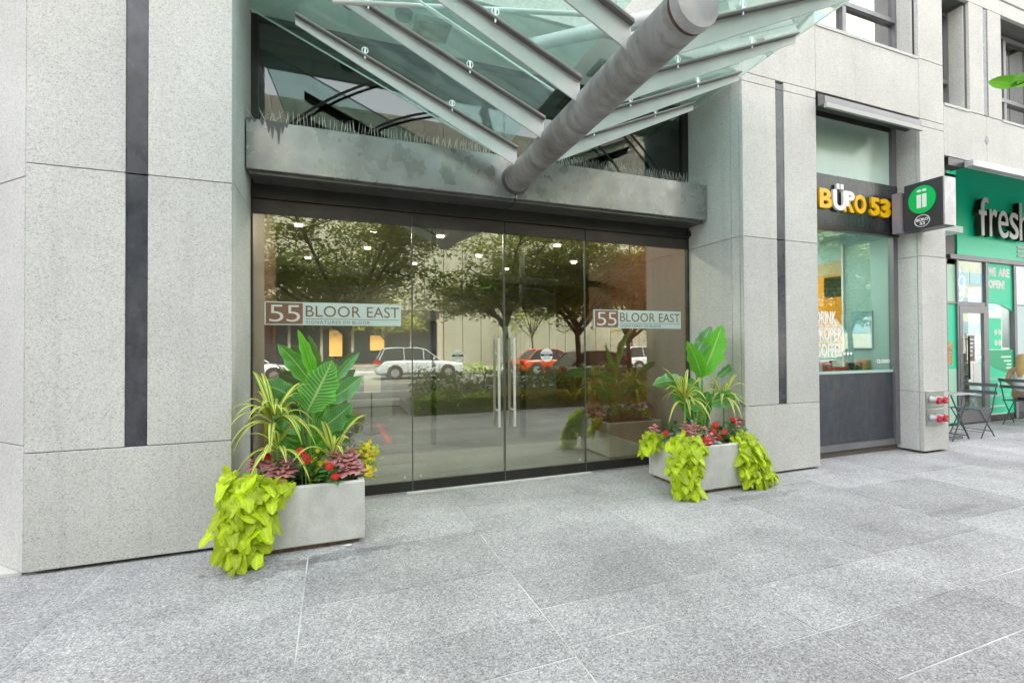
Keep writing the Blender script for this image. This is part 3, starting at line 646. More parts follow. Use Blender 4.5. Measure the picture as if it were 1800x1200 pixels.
def pane(y0, y1, side, e0, e1):
    xi = 1.8 + side * 0.16; g0 = 0.052
    a = MB(); P = [(xi, y0, wz(xi) + g0), (1.8 + side * e0, y0, wz(1.8 + side * e0) + g0), (1.8 + side * e1, y1, wz(1.8 + side * e1) + g0), (xi, y1, wz(xi) + g0)]
    a.prism(P, (0, 0, 0.010)); g_ = a.build('glass_pane', GL_CANOPY, can)
    ed = MB(); Z_ = Vector((0, 0, .006)); ed.tube([Vector(P[0]) + Z_, Vector(P[1]) + Z_], 0.0075, 6); ed.tube([Vector(P[1]) + Z_, Vector(P[2]) + Z_], 0.0065, 6)
    ed.build('glass_edge', principled('green_glass_edge', (0.66, 0.82, 0.79), 0.25), g_)
for s_ in (-1, 1):
    for (y0, y1, e0, e1) in ((4.70, 3.385, 2.50, 2.36), (3.365, 2.105, 2.36, 2.28), (2.085, 1.45, 2.28, 2.25)):
        pane(y0, y1, s_, e0, e1)
# struts above the glass
MB().tube([(1.78, 4.30, 4.48), (2.25, 3.45, 4.24), (2.7, 2.6, 4.0)], 0.062, 16).build('strut', RIBM, can, smooth=True)
MB().tube([(0.0, 3.7, 4.06), (1.75, 2.9, 3.86)], 0.018, 10).build('tie_rod_or_reflection', RIBM, can, smooth=True)

# ================================================================== CAFE WINDOW
cf = empty('cafe_window', (6.6, 4.42, 0), 'tall cafe window with frosted top, black sign band, clear middle and charcoal base panel', 'shop window')
Y = 4.40
box('base_panel', 5.60, 7.50, Y + 0.005, Y + 0.03, 0.17, 1.112, SLATE, cf)
box('sill_rail', 5.60, 7.50, Y - 0.02, Y + 0.04, 0.085, 0.168, GREYMET, cf)
box('plinth', 5.60, 7.59, Y + 0.01, Y + 0.1, -0.01, 0.083, principled('plinth_dark', (0.12, 0.1, 0.09), 0.8), cf)
box('glass_pane', 5.60, 7.50, Y + 0.01, Y + 0.02, 1.15, 3.045, GL_SHOP, cf)
box('lower_rail', 5.60, 7.50, Y - 0.005, Y + 0.035, 1.113, 1.149, principled('clear_strip', (0.42, 0.58, 0.56), 0.3), cf)
box('mid_rail', 5.58, 7.60, Y - 0.05, Y + 0.04, 3.048, 3.102, BRONZE, cf)
box('top_pane', 5.60, 7.50, Y + 0.01, Y + 0.02, 3.78, 4.56, GL_FROST, cf)
box('side_frame', 7.502, 7.597, Y - 0.03, Y + 0.045, 0.085, 3.047, GREYMET, cf)
box('side_frame', 7.502, 7.597, Y - 0.03, Y + 0.045, 3.78, 4.62, GREYMET, cf)
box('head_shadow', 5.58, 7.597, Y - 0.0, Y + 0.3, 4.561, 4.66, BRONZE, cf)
box('awning_box', 5.58, 7.44, 3.97, 4.06, 4.44, 4.53, GREYMET, cf); box('awning_bar', 5.58, 7.44, 3.95, 3.985, 4.385, 4.438, principled('awning_bar', (0.36, 0.36, 0.35), 0.4), cf)
box('awning_roll', 5.58, 7.44, 4.06, 4.16, 4.46, 4.60, BRONZE, cf)
# interior of the cafe
ci = empty('cafe_room', (6.8, 6, 0), 'small cafe room with an orange menu wall, seen through the cafe window', 'room')
box('floor', 5.6, 9.4, 4.52, 8.0, 0.0, 0.05, principled('cafe_floor', (0.2, 0.2, 0.2), 0.6), ci)
box('back_wall', 5.3, 8.05, 7.4, 7.5, 0.05, 3.3, principled('cafe_teal', (0.24, 0.42, 0.42), 0.6), ci)
box('side_wall', 8.06, 8.12, 4.46, 8.0, 0.05, 3.3, principled('cafe_pale', (0.36, 0.55, 0.54), 0.6), ci); box('side_wall', 5.2, 5.3, 5.05, 8.1, 0.05, 3.3, WHITEP, ci)
box('ceiling', 5.2, 9.5, 4.52, 8.1, 3.3, 3.4, principled('cafe_ceiling', (0.5, 0.6, 0.55), 0.7), ci)
box('menu_wall', 8.035, 8.058, 5.47, 6.6, 1.45, 2.93, principled('menu_orange', (0.80, 0.30, 0.005), 0.5, emit=(1.0, 0.45, 0.02), estr=0.0), ci)
box('menu_head', 8.025, 8.034, 5.48, 6.5, 2.70, 2.93, principled('menu_tan', (0.50, 0.38, 0.22), 0.6), ci)
box('screen', 8.02, 8.034, 5.47, 5.77, 2.33, 2.67, principled('screen_dark', (0.03, 0.04, 0.02), 0.25), ci)
box('menu_board', 8.025, 8.034, 5.55, 6.5, 1.47, 1.66, principled('menu_brown', (0.3, 0.2, 0.1), 0.6), ci)
box('wall_cabinet', 8.03, 8.058, 5.0, 5.32, 1.45, 2.05, principled('cabinet_teal', (0.22, 0.42, 0.46), 0.5), ci)
for yy_ in (4.60, 4.68, 5.44): box('door_frame', 8.02, 8.058, yy_, yy_ + 0.03, 0.06, 3.2, WHITEP, ci)
box('counter', 5.7, 8.0, 5.0, 5.3, 0.06, 1.1, principled('counter', (0.3, 0.3, 0.3), 0.5), ci)
for k_, (x_, w_, h_, m_) in enumerate(((6.7, .26, .1, PAPER), (7.0, .18, .16, REDP), (7.35, .2, .06, REDP), (7.7, .16, .12, BLACKP), (7.95, .12, .16, KRAFT), (6.35, .2, .12, KRAFT))):
    tag(box('counter_box', x_, x_ + w_, 5.05, 5.2, 1.101, 1.1 + h_, m_), ['white', 'taller red', 'flat wide red', 'black', 'upright brown', 'low brown'][k_] + ' box on the counter inside the cafe window', 'box', 'boxes on the cafe counter')
for (lx, ly) in ((6.6, 5.9), (7.4, 6.8)):
    ad_ = bpy.data.lights.new('cafe_fill', 'AREA'); ad_.energy = 1.9; ad_.size = 0.6; ad_.color = (0.95, 1.0, 0.95)  # fill light added to brighten the cafe room
    ao_ = bpy.data.objects.new('cafe_fill', ad_); col.objects.link(ao_); ao_.location = (lx, ly, 3.25); parent_to(ao_, ci)
    box('fill_panel', lx - .3, lx + .3, ly - .3, ly + .3, 3.27, 3.298, LAMP, ci)  # added glowing panel above each cafe fill light
ad_ = bpy.data.lights.new('counter_fill', 'AREA'); ad_.energy = 0.9; ad_.size = 0.4; ad_.color = (1.0, 0.9, 0.75)  # another added fill light, near the counter
ao_ = bpy.data.objects.new('counter_fill', ad_); col.objects.link(ao_); ao_.location = (7.1, 4.95, 3.2); parent_to(ao_, ci)
# window lettering
wl_ = empty('window_lettering', (6.3, 4.4, 1.7), 'white DRINK PROPER COFFEE lettering on the cafe glass', 'lettering')
LWG = principled('vinyl_white', (0.85, 0.85, 0.85), 0.5)
word('lettering', 'DRINK', 5.965, 6.355, 1.78, 1.955, Y + 0.009, LWG, wl_, depth=0.001, bold=0.03)
word('lettering', 'PROPER', 5.955, 6.465, 1.56, 1.74, Y + 0.009, LWG, wl_, depth=0.001, bold=0.03)
word('lettering', 'COFFEE', 5.955, 6.455, 1.345, 1.525, Y + 0.009, LWG, wl_, depth=0.001, bold=0.03)
for k in range(3): MB().disc((6.51 + 0.065 * k, Y + 0.009, 1.385), (0, -1, 0), 0.021, 0.001, 14).build('dot', LWG, wl_)
cl = empty('closed_lettering', (7.3, 4.4, 1.2), 'small white CLOSED lettering low in the right corner of the cafe glass', 'lettering')
word('lettering', 'CLOSED', 7.17, 7.45, 1.245, 1.295, Y + 0.009, LWG, cl, depth=0.001, bold=0.03)
# band sign
bs = empty('band_sign', (6.5, 4.38, 3.45), 'glossy black band sign with yellow and white BÜRO 53 letters over the cafe window', 'sign')
box('panel', 5.60, 7.60, Y - 0.035, Y + 0.03, 3.104, 3.776, BLACKP, bs)
yy = Y - 0.036
word('letter', 'B', 5.965, 6.21, 3.310, 3.57, yy, YEL, bs, depth=0.03, bold=0.035)
word('letter', 'U', 6.205, 6.466, 3.300, 3.57, yy - 0.014, LWHITE, bs, depth=0.03, bold=0.04)
for xx in (6.275, 6.355): box('umlaut_bar', xx, xx + 0.055, yy - 0.04, yy - 0.012, 3.585, 3.655, LWHITE, bs)
word('letter', 'R', 6.43, 6.645, 3.300, 3.565, yy, YEL, bs, depth=0.025, bold=0.04)
word('letter', 'P', 6.435, 6.62, 3.37, 3.575, yy - 0.026, LWHITE, bs, depth=0.02, bold=0.05)
word('letter', 'O', 6.64, 6.88, 3.300, 3.56, yy, YEL, bs, depth=0.03, bold=0.04)
word('letter', '5', 6.97, 7.16, 3.300, 3.556, yy, YEL, bs, depth=0.03, bold=0.045)
word('letter', '3', 7.175, 7.40, 3.292, 3.555, yy, YEL, bs, depth=0.03, bold=0.045)

# blade sign (hangs off the pier, faces along the street)
bl = empty('blade_sign', (7.45, 3.9, 3.4), 'square charcoal blade sign with a green oval logo, sticking out beside the cafe window', 'sign')
BX = 7.42
box('box', BX, BX + 0.25, 3.735, 4.18, 3.06, 3.70, BLADE, bl, 0.006)
box('side_cheek', BX + 0.004, BX + 0.246, 3.718, 3.734, 3.065, 3.695, GALV, bl)
box('bracket', BX - 0.04, BX + 0.177, 4.21, 4.31, 3.06, 3.62, principled('bracket_mauve', (0.30, 0.26, 0.29), 0.5, vary=0.1), bl)
def bladeface(u, z): return (BX - 0.001, 4.172 - u, z)
ov = [bladeface(0.205 + 0.158 * math.cos(a), 3.455 + 0.185 * math.sin(a)) for a in [k * math.pi / 24 for k in range(48)]]
MB().prism(ov, (-0.008, 0, 0)).build('logo_oval', LOGOG, bl)
MB().prism([(p[0], 4.172 - 0.205 + (p[1] - 4.172 + 0.205) * 1.06, 3.455 + (p[2] - 3.455) * 1.06) for p in ov], (-0.004, 0, 0)).build('logo_rim', principled('oval_rim', (0.0, 0.12, 0.05), 0.4), bl)
for u in (0.150, 0.213): MB().prism([bladeface(u - .0, 3.345), bladeface(u + 0.048, 3.345), bladeface(u + 0.048, 3.525), bladeface(u, 3.525)], (-0.014, 0, 0)).build('logo_bar', LWHITE, bl)
for u in (0.155, 0.215):
    dd = [bladeface(u + 0.022 + 0.026 * math.cos(a), 3.575 + 0.017 * math.sin(a)) for a in [k * math.pi / 8 for k in range(16)]]
    MB().prism(dd, (-0.014, 0, 0)).build('logo_dot', LWHITE, bl)
rg = [Vector(bladeface(0.205 + 0.085 * math.cos(a), 3.168 + 0.078 * math.sin(a))) + Vector((-0.004, 0, 0)) for a in [k * math.pi / 16 for k in range(33)]]
MB().tube(rg, 0.0045, 5, cap=False).build('logo_ring', LWHITE, bl)
lettering('lettering', 'BÜRO', 0.135, 0.275, 3.165, 3.212, (BX - 0.0005, 4.172, 0), (0, -1, 0), UZ, LWHITE, bl, depth=0.003, bold=0.03)
lettering('lettering', '53', 0.175, 0.235, 3.115, 3.155, (BX - 0.0005, 4.172, 0), (0, -1, 0), UZ, LWHITE, bl, depth=0.003, bold=0.03)

# fire department connections on the pier
for k, (z0, lab) in enumerate(((0.635, 'upper steel wall plate with two red-capped fire hose inlets on the pier'), (0.385, 'lower steel wall plate with two red-capped fire hose inlets on the pier'))):
    f = empty('hose_inlet', (7.83, 4.07, z0), lab, 'hose inlet', 'fire hose inlets on the granite pier')
    box('plate', 7.635, 8.03, 4.066, 4.079, z0, z0 + 0.225, principled('inlet_plate', (0.36, 0.40, 0.37), 0.35, metal=0.7, vary=0.2), f, 0.004)
    word('lettering', 'STANDPIPE', 7.70, 7.96, z0 + 0.185, z0 + 0.208, 4.066, BRONZE, f, depth=0.0015) if False else None
    box('chain_bar', 7.76, 8.0, 4.05, 4.0655, z0 + 0.10, z0 + 0.12, GALV, f)
    for xx in (7.735, 7.875):
        s1 = MB(); s1.tube([(xx, 4.066, z0 + 0.105), (xx + 0.004, 4.03, z0 + 0.105), (xx + 0.01, 4.0, z0 + 0.10)], [0.05, 0.042, 0.042], 16); sn = s1.build('inlet', GALV, f, smooth=True)
        s2 = MB(); s2.tube([(xx + 0.011, 3.998, z0 + 0.10), (xx + 0.018, 3.975, z0 + 0.099), (xx + 0.02, 3.965, z0 + 0.098)], [0.05, 0.052, 0.036], 16)
        s2.box(xx + 0.005, xx + 0.035, 3.95, 3.968, z0 + 0.06, z0 + 0.078); s2.box(xx + 0.005, xx + 0.035, 3.95, 3.968, z0 + 0.12, z0 + 0.138)
        s2.build('cap', REDP, sn, smooth=True)

# ================================================================== UPPER WINDOWS AND SPANDREL
def upper_window(x0, x1, z0, z1, label, splits, rail, yw=4.36):
    w = empty('upper_window', ((x0 + x1) / 2, yw, z0), label, 'window', 'first-floor windows')
    box('reveal', x0 - 0.03, x0, 4.14, yw + 0.2, z0, z1, G_WALL, w); box('reveal', x1, x1 + 0.03, 4.14, yw + 0.2, z0, z1, G_WALL, w)
    box('sill', x0 - 0.02, x1 + 0.02, 4.07, yw + 0.1, z0 - 0.025, z0 + 0.012, principled('sill_pale', (0.5, 0.5, 0.5), 0.7), w)
    fr = MB(); xs = [x0 + (x1 - x0) * s for s in splits]
    fr.box(x0, x1, yw - 0.04, yw + 0.04, z0 + 0.013, z0 + 0.06); fr.box(x0, x1, yw - 0.04, yw + 0.04, z1 - 0.06, z1)
    for i, x in enumerate(xs):
        ww = 0.035 if 0 < i < len(xs) - 1 else 0.03
        xa = max(x0, x - ww); xb = min(x1, x + ww)
        fr.box(xa, xb, yw - 0.045, yw + 0.045, z0 + 0.06, z1 - 0.06)
    for zr in rail: fr.box(x0 + 0.03, x1 - 0.03, yw - 0.05, yw + 0.03, zr - 0.03, zr + 0.03)
    fr.build('frame', GREYMET, w)
    for a, b in zip(xs, xs[1:]):
        zz = [z0 + 0.06] + list(rail) + [z1 - 0.06]
        for c, d in zip(zz, zz[1:]):
            box('pane', a + 0.03, b - 0.03, yw, yw + 0.008, c + 0.02, d - 0.02, GL_WIN, w)
    box('dark_backing', x0, x1, yw + 0.15, yw + 0.16, z0, z1, principled('room_dark', (0.10, 0.10, 0.11), 0.8), w)  # dark sheet stands in for the unlit room behind the panes
upper_window(5.60, 7.55, 5.48, 8.0, 'wide upper window with a grey mullion above the cafe window', (0, 0.44, 1), (6.12,))
upper_window(8.19, 8.77, 4.945, 6.55, 'narrow tall upper window between the pier and the dark inlay strip', (0, 1), (5.48,))
upper_window(9.66, 11.07, 4.945, 6.55, 'upper window at the right edge above the green shop, right of the dark inlay strip', (0, 0.45, 1), (5.48,))
upper_window(12.33, 14.0, 4.945, 6.55, 'upper window beyond the right edge of the green shop', (0, 0.5, 1), (5.48,))
for a, b in ((8.155, 9.22), (9.22, 10.9), (10.9, 12.6), (12.6, 14.3), (14.3, 16)): panel(a, b, 4.20, 4.935)
panel(8.80, 9.165, 4.94, 6.58); panel(9.285, 9.64, 4.94, 6.58)
box('inlay_strip', 9.168, 9.282, 4.089, 4.12, 4.95, 6.57, INLAY, bld)
panel(11.1, 12.3, 4.94, 6.58); panel(14.03, 16, 4.94, 6.58)
for a, b in ((8.155, 9.66), (9.66, 11.6), (11.6, 13.6), (13.6, 16)):
    panel(a, b, 6.58, 7.2); panel(a, b, 7.2, 8.9)
box('groove', 9.6, 11.6, 4.077, 4.0795, 6.80, 6.83, BACKING, bld)
MB().prism([(9.155, 4.0785, 4.57), (9.21, 4.0785, 4.50), (9.265, 4.0785, 4.57), (9.21, 4.0785, 4.64)], (0, -0.003, 0)).build('diamond_inlay', INLAY, bld)

# ================================================================== GREEN SHOP
sh = empty('green_shopfront', (12.5, 5.33, 0), 'recessed juice shop front with a green fascia, glass door and green window posters', 'shop front')
YF = 5.33
box('fascia', 10.97, 17.5, YF - 0.02, YF + 0.12, 3.19, 4.885, GREEN, sh)
box('fascia_side', 8.2, 10.96, YF - 0.0, YF + 0.12, 3.0, 4.7, BRONZE, sh)
box('fascia_rail', 10.70, 17.5, YF - 0.05, YF + 0.06, 3.10, 3.185, GREYMET, sh)
box('recess_ceiling', 8.19, 17.5, 4.245, 5.30, 4.89, 4.93, GREYMET, sh)
box('awning_housing', 8.25, 8.62, 4.08, 4.22, 4.08, 4.19, BRONZE, sh); box('awning_tube', 8.62, 16.0, 3.97, 4.07, 4.08, 4.17, GALV, sh)
DKB = principled('letter_side_brown', (0.035, 0.025, 0.025), 0.5)
nm = empty('shop_name_sign', (12.5, 5.2, 3.9), 'big white raised letters reading fresh on the green fascia', 'sign')
xs_ = 11.43
for ch, w_, zt in (('f', 0.29, 4.30), ('r', 0.25, 4.10), ('e', 0.34, 4.10), ('s', 0.31, 4.10), ('h', 0.34, 4.32)):
    word('letter', ch, xs_, xs_ + w_, 3.57, zt, YF - 0.135, LWHITE, nm, depth=0.012, bold=0.0)
    word('letter_return', ch, xs_, xs_ + w_, 3.57, zt, YF - 0.045, DKB, nm, depth=0.085, bold=0.0)
    xs_ += w_ + 0.045
for k in range(3): box('stripe', 12.98, 14.4, YF - 0.03, YF - 0.021, 3.27 + k * 0.09, 3.31 + k * 0.09, BLACKP, nm)
# glazing frames
for (a, b, z0, z1) in ((10.55, 10.62, 0, 3.1), (10.925, 10.975, 0, 3.1), (11.86, 11.935, 0, 3.1), (12.84, 12.93, 0, 3.1), (14.9, 14.98, 0, 3.1)):
    box('mullion', a, b, YF - 0.03, YF + 0.05, z0, z1, GREYMET, sh)
box('transom_rail', 10.62, 10.925, YF - 0.02, YF + 0.04, 2.26, 2.30, GREYMET, sh); box('transom_rail', 10.975, 11.86, YF - 0.02, YF + 0.04, 2.24, 2.31, GREYMET, sh)
box('shop_plinth', 11.935, 12.84, YF - 0.01, YF + 0.05, 0.0, 0.12, BRONZE, sh); box('shop_plinth', 12.93, 14.9, YF - 0.01, YF + 0.05, 0.0, 0.12, BRONZE, sh)
box('side_film', 10.622, 10.923, YF, YF + 0.012, 2.302, 3.095, PALEG, sh)
box('side_poster', 10.622, 10.923, YF, YF + 0.012, 0.03, 2.255, GREEN2, sh); box('side_poster_foot', 10.63, 10.915, YF - 0.004, YF - 0.001, 0.05, 1.05, PALEG, sh)
box('poster_dots', 10.63, 10.80, YF - 0.004, YF - 0.001, 1.12, 1.55, principled('leopard_print', (0.5, 0.3, 0.12), 0.6, vary=0.9, vscale=26), sh)
box('glass_pane', 10.977, 11.858, YF, YF + 0.012, 2.312, 3.098, GL_SHOP, sh)
dr = box('door', 10.98, 11.08, YF - 0.035, YF + 0.02, 0.02, 2.235, GREYMET, sh)
box('door_stile', 11.76, 11.855, YF - 0.035, YF + 0.02, 0.02, 2.235, GREYMET, dr)
box('door_rail', 11.081, 11.759, YF - 0.035, YF + 0.02, 2.10, 2.235, GREYMET, dr); box('door_rail', 11.081, 11.759, YF - 0.035, YF + 0.02, 0.02, 0.26, GREYMET, dr)
box('door_glass', 11.081, 11.759, YF - 0.01, YF + 0.002, 0.262, 2.098, GL_SHOP, dr)
MB().tube([(11.14, YF - 0.09, 0.85), (11.14, YF - 0.09, 1.65)], 0.016, 8).build('handle', BRONZE, dr)
for zz in (0.9, 1.6): MB().tube([(11.14, YF - 0.09, zz), (11.14, YF - 0.03, zz)], 0.012, 6).build('handle_mount', BRONZE, dr)
box('notice', 11.22, 11.49, YF - 0.016, YF - 0.0125, 1.18, 1.70, BLACKP, dr)
for (a, b, c, d) in ((11.22, 11.49, 1.67, 1.70), (11.22, 11.245, 1.2, 1.67), (11.465, 11.49, 1.2, 1.67)): box('notice_border', a, b, YF - 0.0185, YF - 0.0165, c, d, PAPER, dr)
box('notice_border', 11.22, 11.49, YF - 0.0185, YF - 0.0165, 1.18, 1.205, REDP, dr)
for k in range(5): box('notice_line', 11.27 + 0.01 * (k % 2), 11.44 - 0.01 * k, YF - 0.0175, YF - 0.0165, 1.58 - k * 0.075, 1.615 - k * 0.075, PAPER, dr)
box('sheet', 11.27, 11.41, YF - 0.016, YF - 0.0125, 0.72, 1.14, PAPER, dr); box('sheet', 11.44, 11.66, YF - 0.016, YF - 0.0125, 0.72, 1.14, PAPER, dr)
# neon panel behind the transom light
neo = empty('neon_script', (11.2, 5.45, 2.6), 'glowing white neon script letters before a blue board, over the shop door', 'neon sign')
box('board', 10.99, 11.50, 5.50, 5.52, 2.33, 3.0, BLUEM, neo)
def cur(ptsn):
    P = [Vector((x, 5.46, z)) for x, z in ptsn]; out = []
    for i in range(len(P) - 1):
        p0 = P[max(i - 1, 0)]; p1 = P[i]; p2 = P[i + 1]; p3 = P[min(i + 2, len(P) - 1)]
        for k in range(6):
            t = k / 6; out.append(0.5 * ((2 * p1) + (p2 - p0) * t + (2 * p0 - 5 * p1 + 4 * p2 - p3) * t * t + (3 * p1 - p0 - 3 * p2 + p3) * t ** 3))
    out.append(P[-1]); return out
MB().tube(cur([(11.0, 2.62), (11.06, 2.76), (11.08, 2.60), (11.15, 2.78), (11.20, 2.64), (11.26, 2.62)]), 0.0075, 6).build('neon_tube', NEON, neo)
MB().tube(cur([(11.50, 2.80), (11.38, 2.82), (11.30, 2.70), (11.36, 2.60), (11.46, 2.66), (11.50, 2.78), (11.48, 2.55), (11.40, 2.36), (11.28, 2.36), (11.26, 2.46), (11.48, 2.50)]), 0.0075, 6).build('neon_tube', NEON, neo)
# poster panel
po = empty('open_poster', (12.4, 5.32, 1.5), 'tall green WE ARE OPEN! poster panel beside the shop door', 'poster')
box('upper_poster', 11.94, 12.835, YF - 0.0, YF + 0.012, 2.32, 3.098, GREEN2, po)
arcp = [(11.94, YF, 2.318), (12.835, YF, 2.318)] + [(12.835 - 0.895 * t, YF, 2.12 + 0.19 * math.sin(math.pi * (0.12 + 0.88 * t) * 0.62)) for t in [i / 10 for i in range(11)]]
MB().prism(arcp, (0, 0.012, 0)).build('upper_poster_curve', GREEN2, po)
box('glass_pane', 11.94, 12.835, YF + 0.014, YF + 0.024, 0.13, 3.095, GL_SHOP, po)
box('menu_poster', 11.95, 12.42, YF, YF + 0.012, 1.40, 2.02, GREEN2, po)
for (cx_, cz_) in ((12.22, 1.74), (12.35, 1.74), (12.22, 1.53), (12.35, 1.53)): MB().disc((cx_, YF - 0.001, cz_), (0, -1, 0), 0.058, 0.003, 16).build('poster_disc', principled('pale_dish', (0.5, 0.72, 0.62), 0.5), po)
box('lower_poster', 11.94, 12.835, YF, YF + 0.012, 0.125, 1.39, GREEN2, po)
hp = [(12.835, YF - 0.003, 1.385), (11.945, YF - 0.003, 1.385), (11.945, YF - 0.003, 1.12)] + [(11.945 + 0.89 * t, YF - 0.003, 1.12 - 0.2 * math.sin(t * 1.6)) for t in [i / 8 for i in range(1, 9)]]
MB().prism(hp, (0, 0.002, 0)).build('poster_wave', GREEN3, po)
word('lettering', 'WE', 12.0, 12.26, 2.84, 3.01, YF - 0.001, LWG, po, depth=0.002, bold=0.05); word('lettering', 'ARE', 12.34, 12.74, 2.84, 3.01, YF - 0.001, LWG, po, depth=0.002, bold=0.05)
word('lettering', 'OPEN!', 12.0, 12.56, 2.60, 2.77, YF - 0.001, LWG, po, depth=0.002, bold=0.05)
pl_ = principled('poster_pale_text', (0.55, 0.80, 0.68), 0.5)
for k, (a, b, z) in enumerate(((12.38, 12.74, 1.25), (12.48, 12.74, 1.17), (12.58, 12.74, 1.10), (12.56, 12.74, 1.03))): box('text_line', a, b, YF - 0.007, YF - 0.004, z - 0.018, z + 0.018, pl_, po)
word('lettering', 'IN CASE YOU MISSED IT', 11.98, 12.76, 0.80, 0.85, YF - 0.001, pl_, po, depth=0.002, bold=0.02)
word('lettering', "WE'RE NOW OPENING", 11.98, 12.76, 0.68, 0.73, YF - 0.001, pl_, po, depth=0.002, bold=0.02)
word('lettering', 'GROCERY TO GO', 12.0, 12.66, 0.47, 0.52, YF - 0.001, pl_, po, depth=0.002, bold=0.02)
box('text_line', 12.0, 12.5, YF - 0.003, YF - 0.0005, 0.27, 0.30, pl_, po); box('text_line', 12.0, 12.55, YF - 0.003, YF - 0.0005, 0.12, 0.15, pl_, po)
box('right_window', 12.935, 14.895, YF, YF + 0.012, 1.30, 2.28, principled('pale_window_film', (0.52, 0.66, 0.68), 0.4), sh)
box('right_window_top', 12.935, 14.895, YF, YF + 0.012, 2.30, 3.098, GL_SHOP, sh); box('right_panel', 12.935, 14.895, YF, YF + 0.012, 0.125, 1.28, SLATE, sh)
# shop interior
shi = empty('shop_room', (12.5, 6.5, 0), 'shop interior with brown paper bags behind the glass door', 'room')
box('floor', 8.3, 17, 5.40, 9.0, 0.0, 0.02, principled('shop_floor', (0.35, 0.34, 0.32), 0.5), shi); box('back_wall', 10.0, 17, 8.0, 8.1, 0.02, 3.1, principled('shop_back', (0.20, 0.2, 0.18), 0.7), shi)
box('ceiling', 10.0, 17, 5.46, 8.1, 3.1, 3.15, principled('shop_ceiling', (0.4, 0.4, 0.38), 0.7), shi)
for k, (x_, z0, w_, h_) in enumerate(((11.3, 0.02, 0.28, 0.42), (11.62, 0.02, 0.3, 0.42), (11.35, 0.442, 0.27, 0.4), (11.64, 0.442, 0.3, 0.38))):
    b_ = MB(); b_.box(x_, x_ + w_, 5.62, 5.8, z0, z0 + h_); bb = b_.build('paper_bag', KRAFT); tag(bb, ['lower left', 'lower right', 'upper left', 'upper right'][k] + ' brown paper bag of the stack behind the shop door glass', 'bag', 'paper bags behind the shop door')
    box('label', x_ + 0.02, x_ + w_ - 0.02, 5.615, 5.619, z0 + h_ * .62, z0 + h_ * .8, PAPER, bb)
# more building beyond the shop so the street continues
far_b = MB(); far_b.box(17.52, 70, 4.1, 12, 0, 24); far_b.box(-60, -9.01, 4.1, 12, 0, 24)
tag(far_b.build('neighbour_wing', G_WALL, bld), None)

# ================================================================== BISTRO FURNITURE AND PERSON
def bistro_table(cx, cy, label):
    t = empty('bistro_table', (cx, cy, 0), label, 'table')
    box('tabletop', cx - 0.30, cx + 0.30, cy - 0.28, cy + 0.28, 0.715, 0.73, BISTROTOP, t, 0.004)
    for s in (-1, 1):
        MB().tube([(cx - 0.24, cy + s * 0.22, 0.0), (cx + 0.22, cy + s * 0.22, 0.71)], 0.011, 6).build('leg', BISTRO, t)
        MB().tube([(cx + 0.24, cy + s * 0.20, 0.0), (cx - 0.22, cy + s * 0.20, 0.71)], 0.011, 6).build('leg', BISTRO, t)
    for dx in (-0.2, 0.2): MB().tube([(cx + dx, cy - 0.21, 0.06), (cx + dx, cy + 0.21, 0.06)], 0.008, 6).build('stretcher', BISTRO, t)
def bistro_chair(cx, cy, d, label):
    """d=+1 faces +X"""
    c = empty('bistro_chair', (cx, cy, 0), label, 'chair', 'folding bistro chairs outside the green shop')
    for k in range(5):
        x = cx + d * (-0.18 + k * 0.09); box('seat_slat', x - 0.034, x + 0.034, cy - 0.2, cy + 0.2, 0.445, 0.459, BISTRO, c, 0.002)
    for z in (0.71, 0.83):
        x = cx - d * (0.22 + (z - 0.71) * 0.25); box('back_slat', x - 0.008, x + 0.008, cy - 0.225, cy + 0.225, z - 0.028, z + 0.028, BISTRO, c, 0.002)
    for s in (-1, 1):
        yy = cy + s * 0.205
        MB().tube([(cx + d * 0.2, yy, 0.0), (cx - d * 0.12, yy, 0.44), (cx - d * 0.26, yy, 0.87)], 0.010, 6).build('leg', BISTRO, c)
        MB().tube([(cx - d * 0.22, yy - s * 0.02, 0.0), (cx + d * 0.19, yy - s * 0.02, 0.44)], 0.010, 6).build('leg', BISTRO, c)
    for x in (cx + d * 0.13, cx - d * 0.15): MB().tube([(x, cy - 0.2, 0.09), (x, cy + 0.2, 0.09)], 0.007, 6).build('stretcher', BISTRO, c)
bistro_table(9.20, 4.66, 'small square folding metal table outside the green shop, next to the granite pier')
bistro_chair(9.87, 4.62, -1, 'empty grey folding chair beside the small table, left of the seated person')
bistro_chair(11.98, 4.86, 1, 'folding chair at the right edge with the person sitting on it')
def skin_figure(name, joints, edges, m, parent, sub=2):
    me = bpy.data.meshes.new(name); me.from_pydata([j[0] for j in joints], edges, [])
    o = bpy.data.objects.new(name, me); col.objects.link(o)
    sk = o.modifiers.new('skin', 'SKIN'); sb = o.modifiers.new('sub', 'SUBSURF'); sb.levels = sub; sb.render_levels = sub
    for i, j in enumerate(joints):
        me.skin_vertices[0].data[i].radius = (j[1], j[1] * (j[2] if len(j) > 2 else 1))
    me.skin_vertices[0].data[0].use_root = True
    dg = bpy.context.evaluated_depsgraph_get(); dg.update()
    m2 = bpy.data.meshes.new_from_object(o.evaluated_get(dg)); o.modifiers.clear(); o.data = m2
    m2.materials.clear(); m2.materials.append(m)
    m2.polygons.foreach_set('use_smooth', [True] * len(m2.polygons)); parent_to(o, parent); return o
px_, py_ = 12.0, 4.86
per = empty('person', (px_, py_, 0), 'seated person with long blonde hair, white top and dark floral skirt', 'person')
SKIN = principled('skin', (0.55, 0.33, 0.22), 0.55)
def P(x, y, z): return (px_ + x, py_ + y, z)
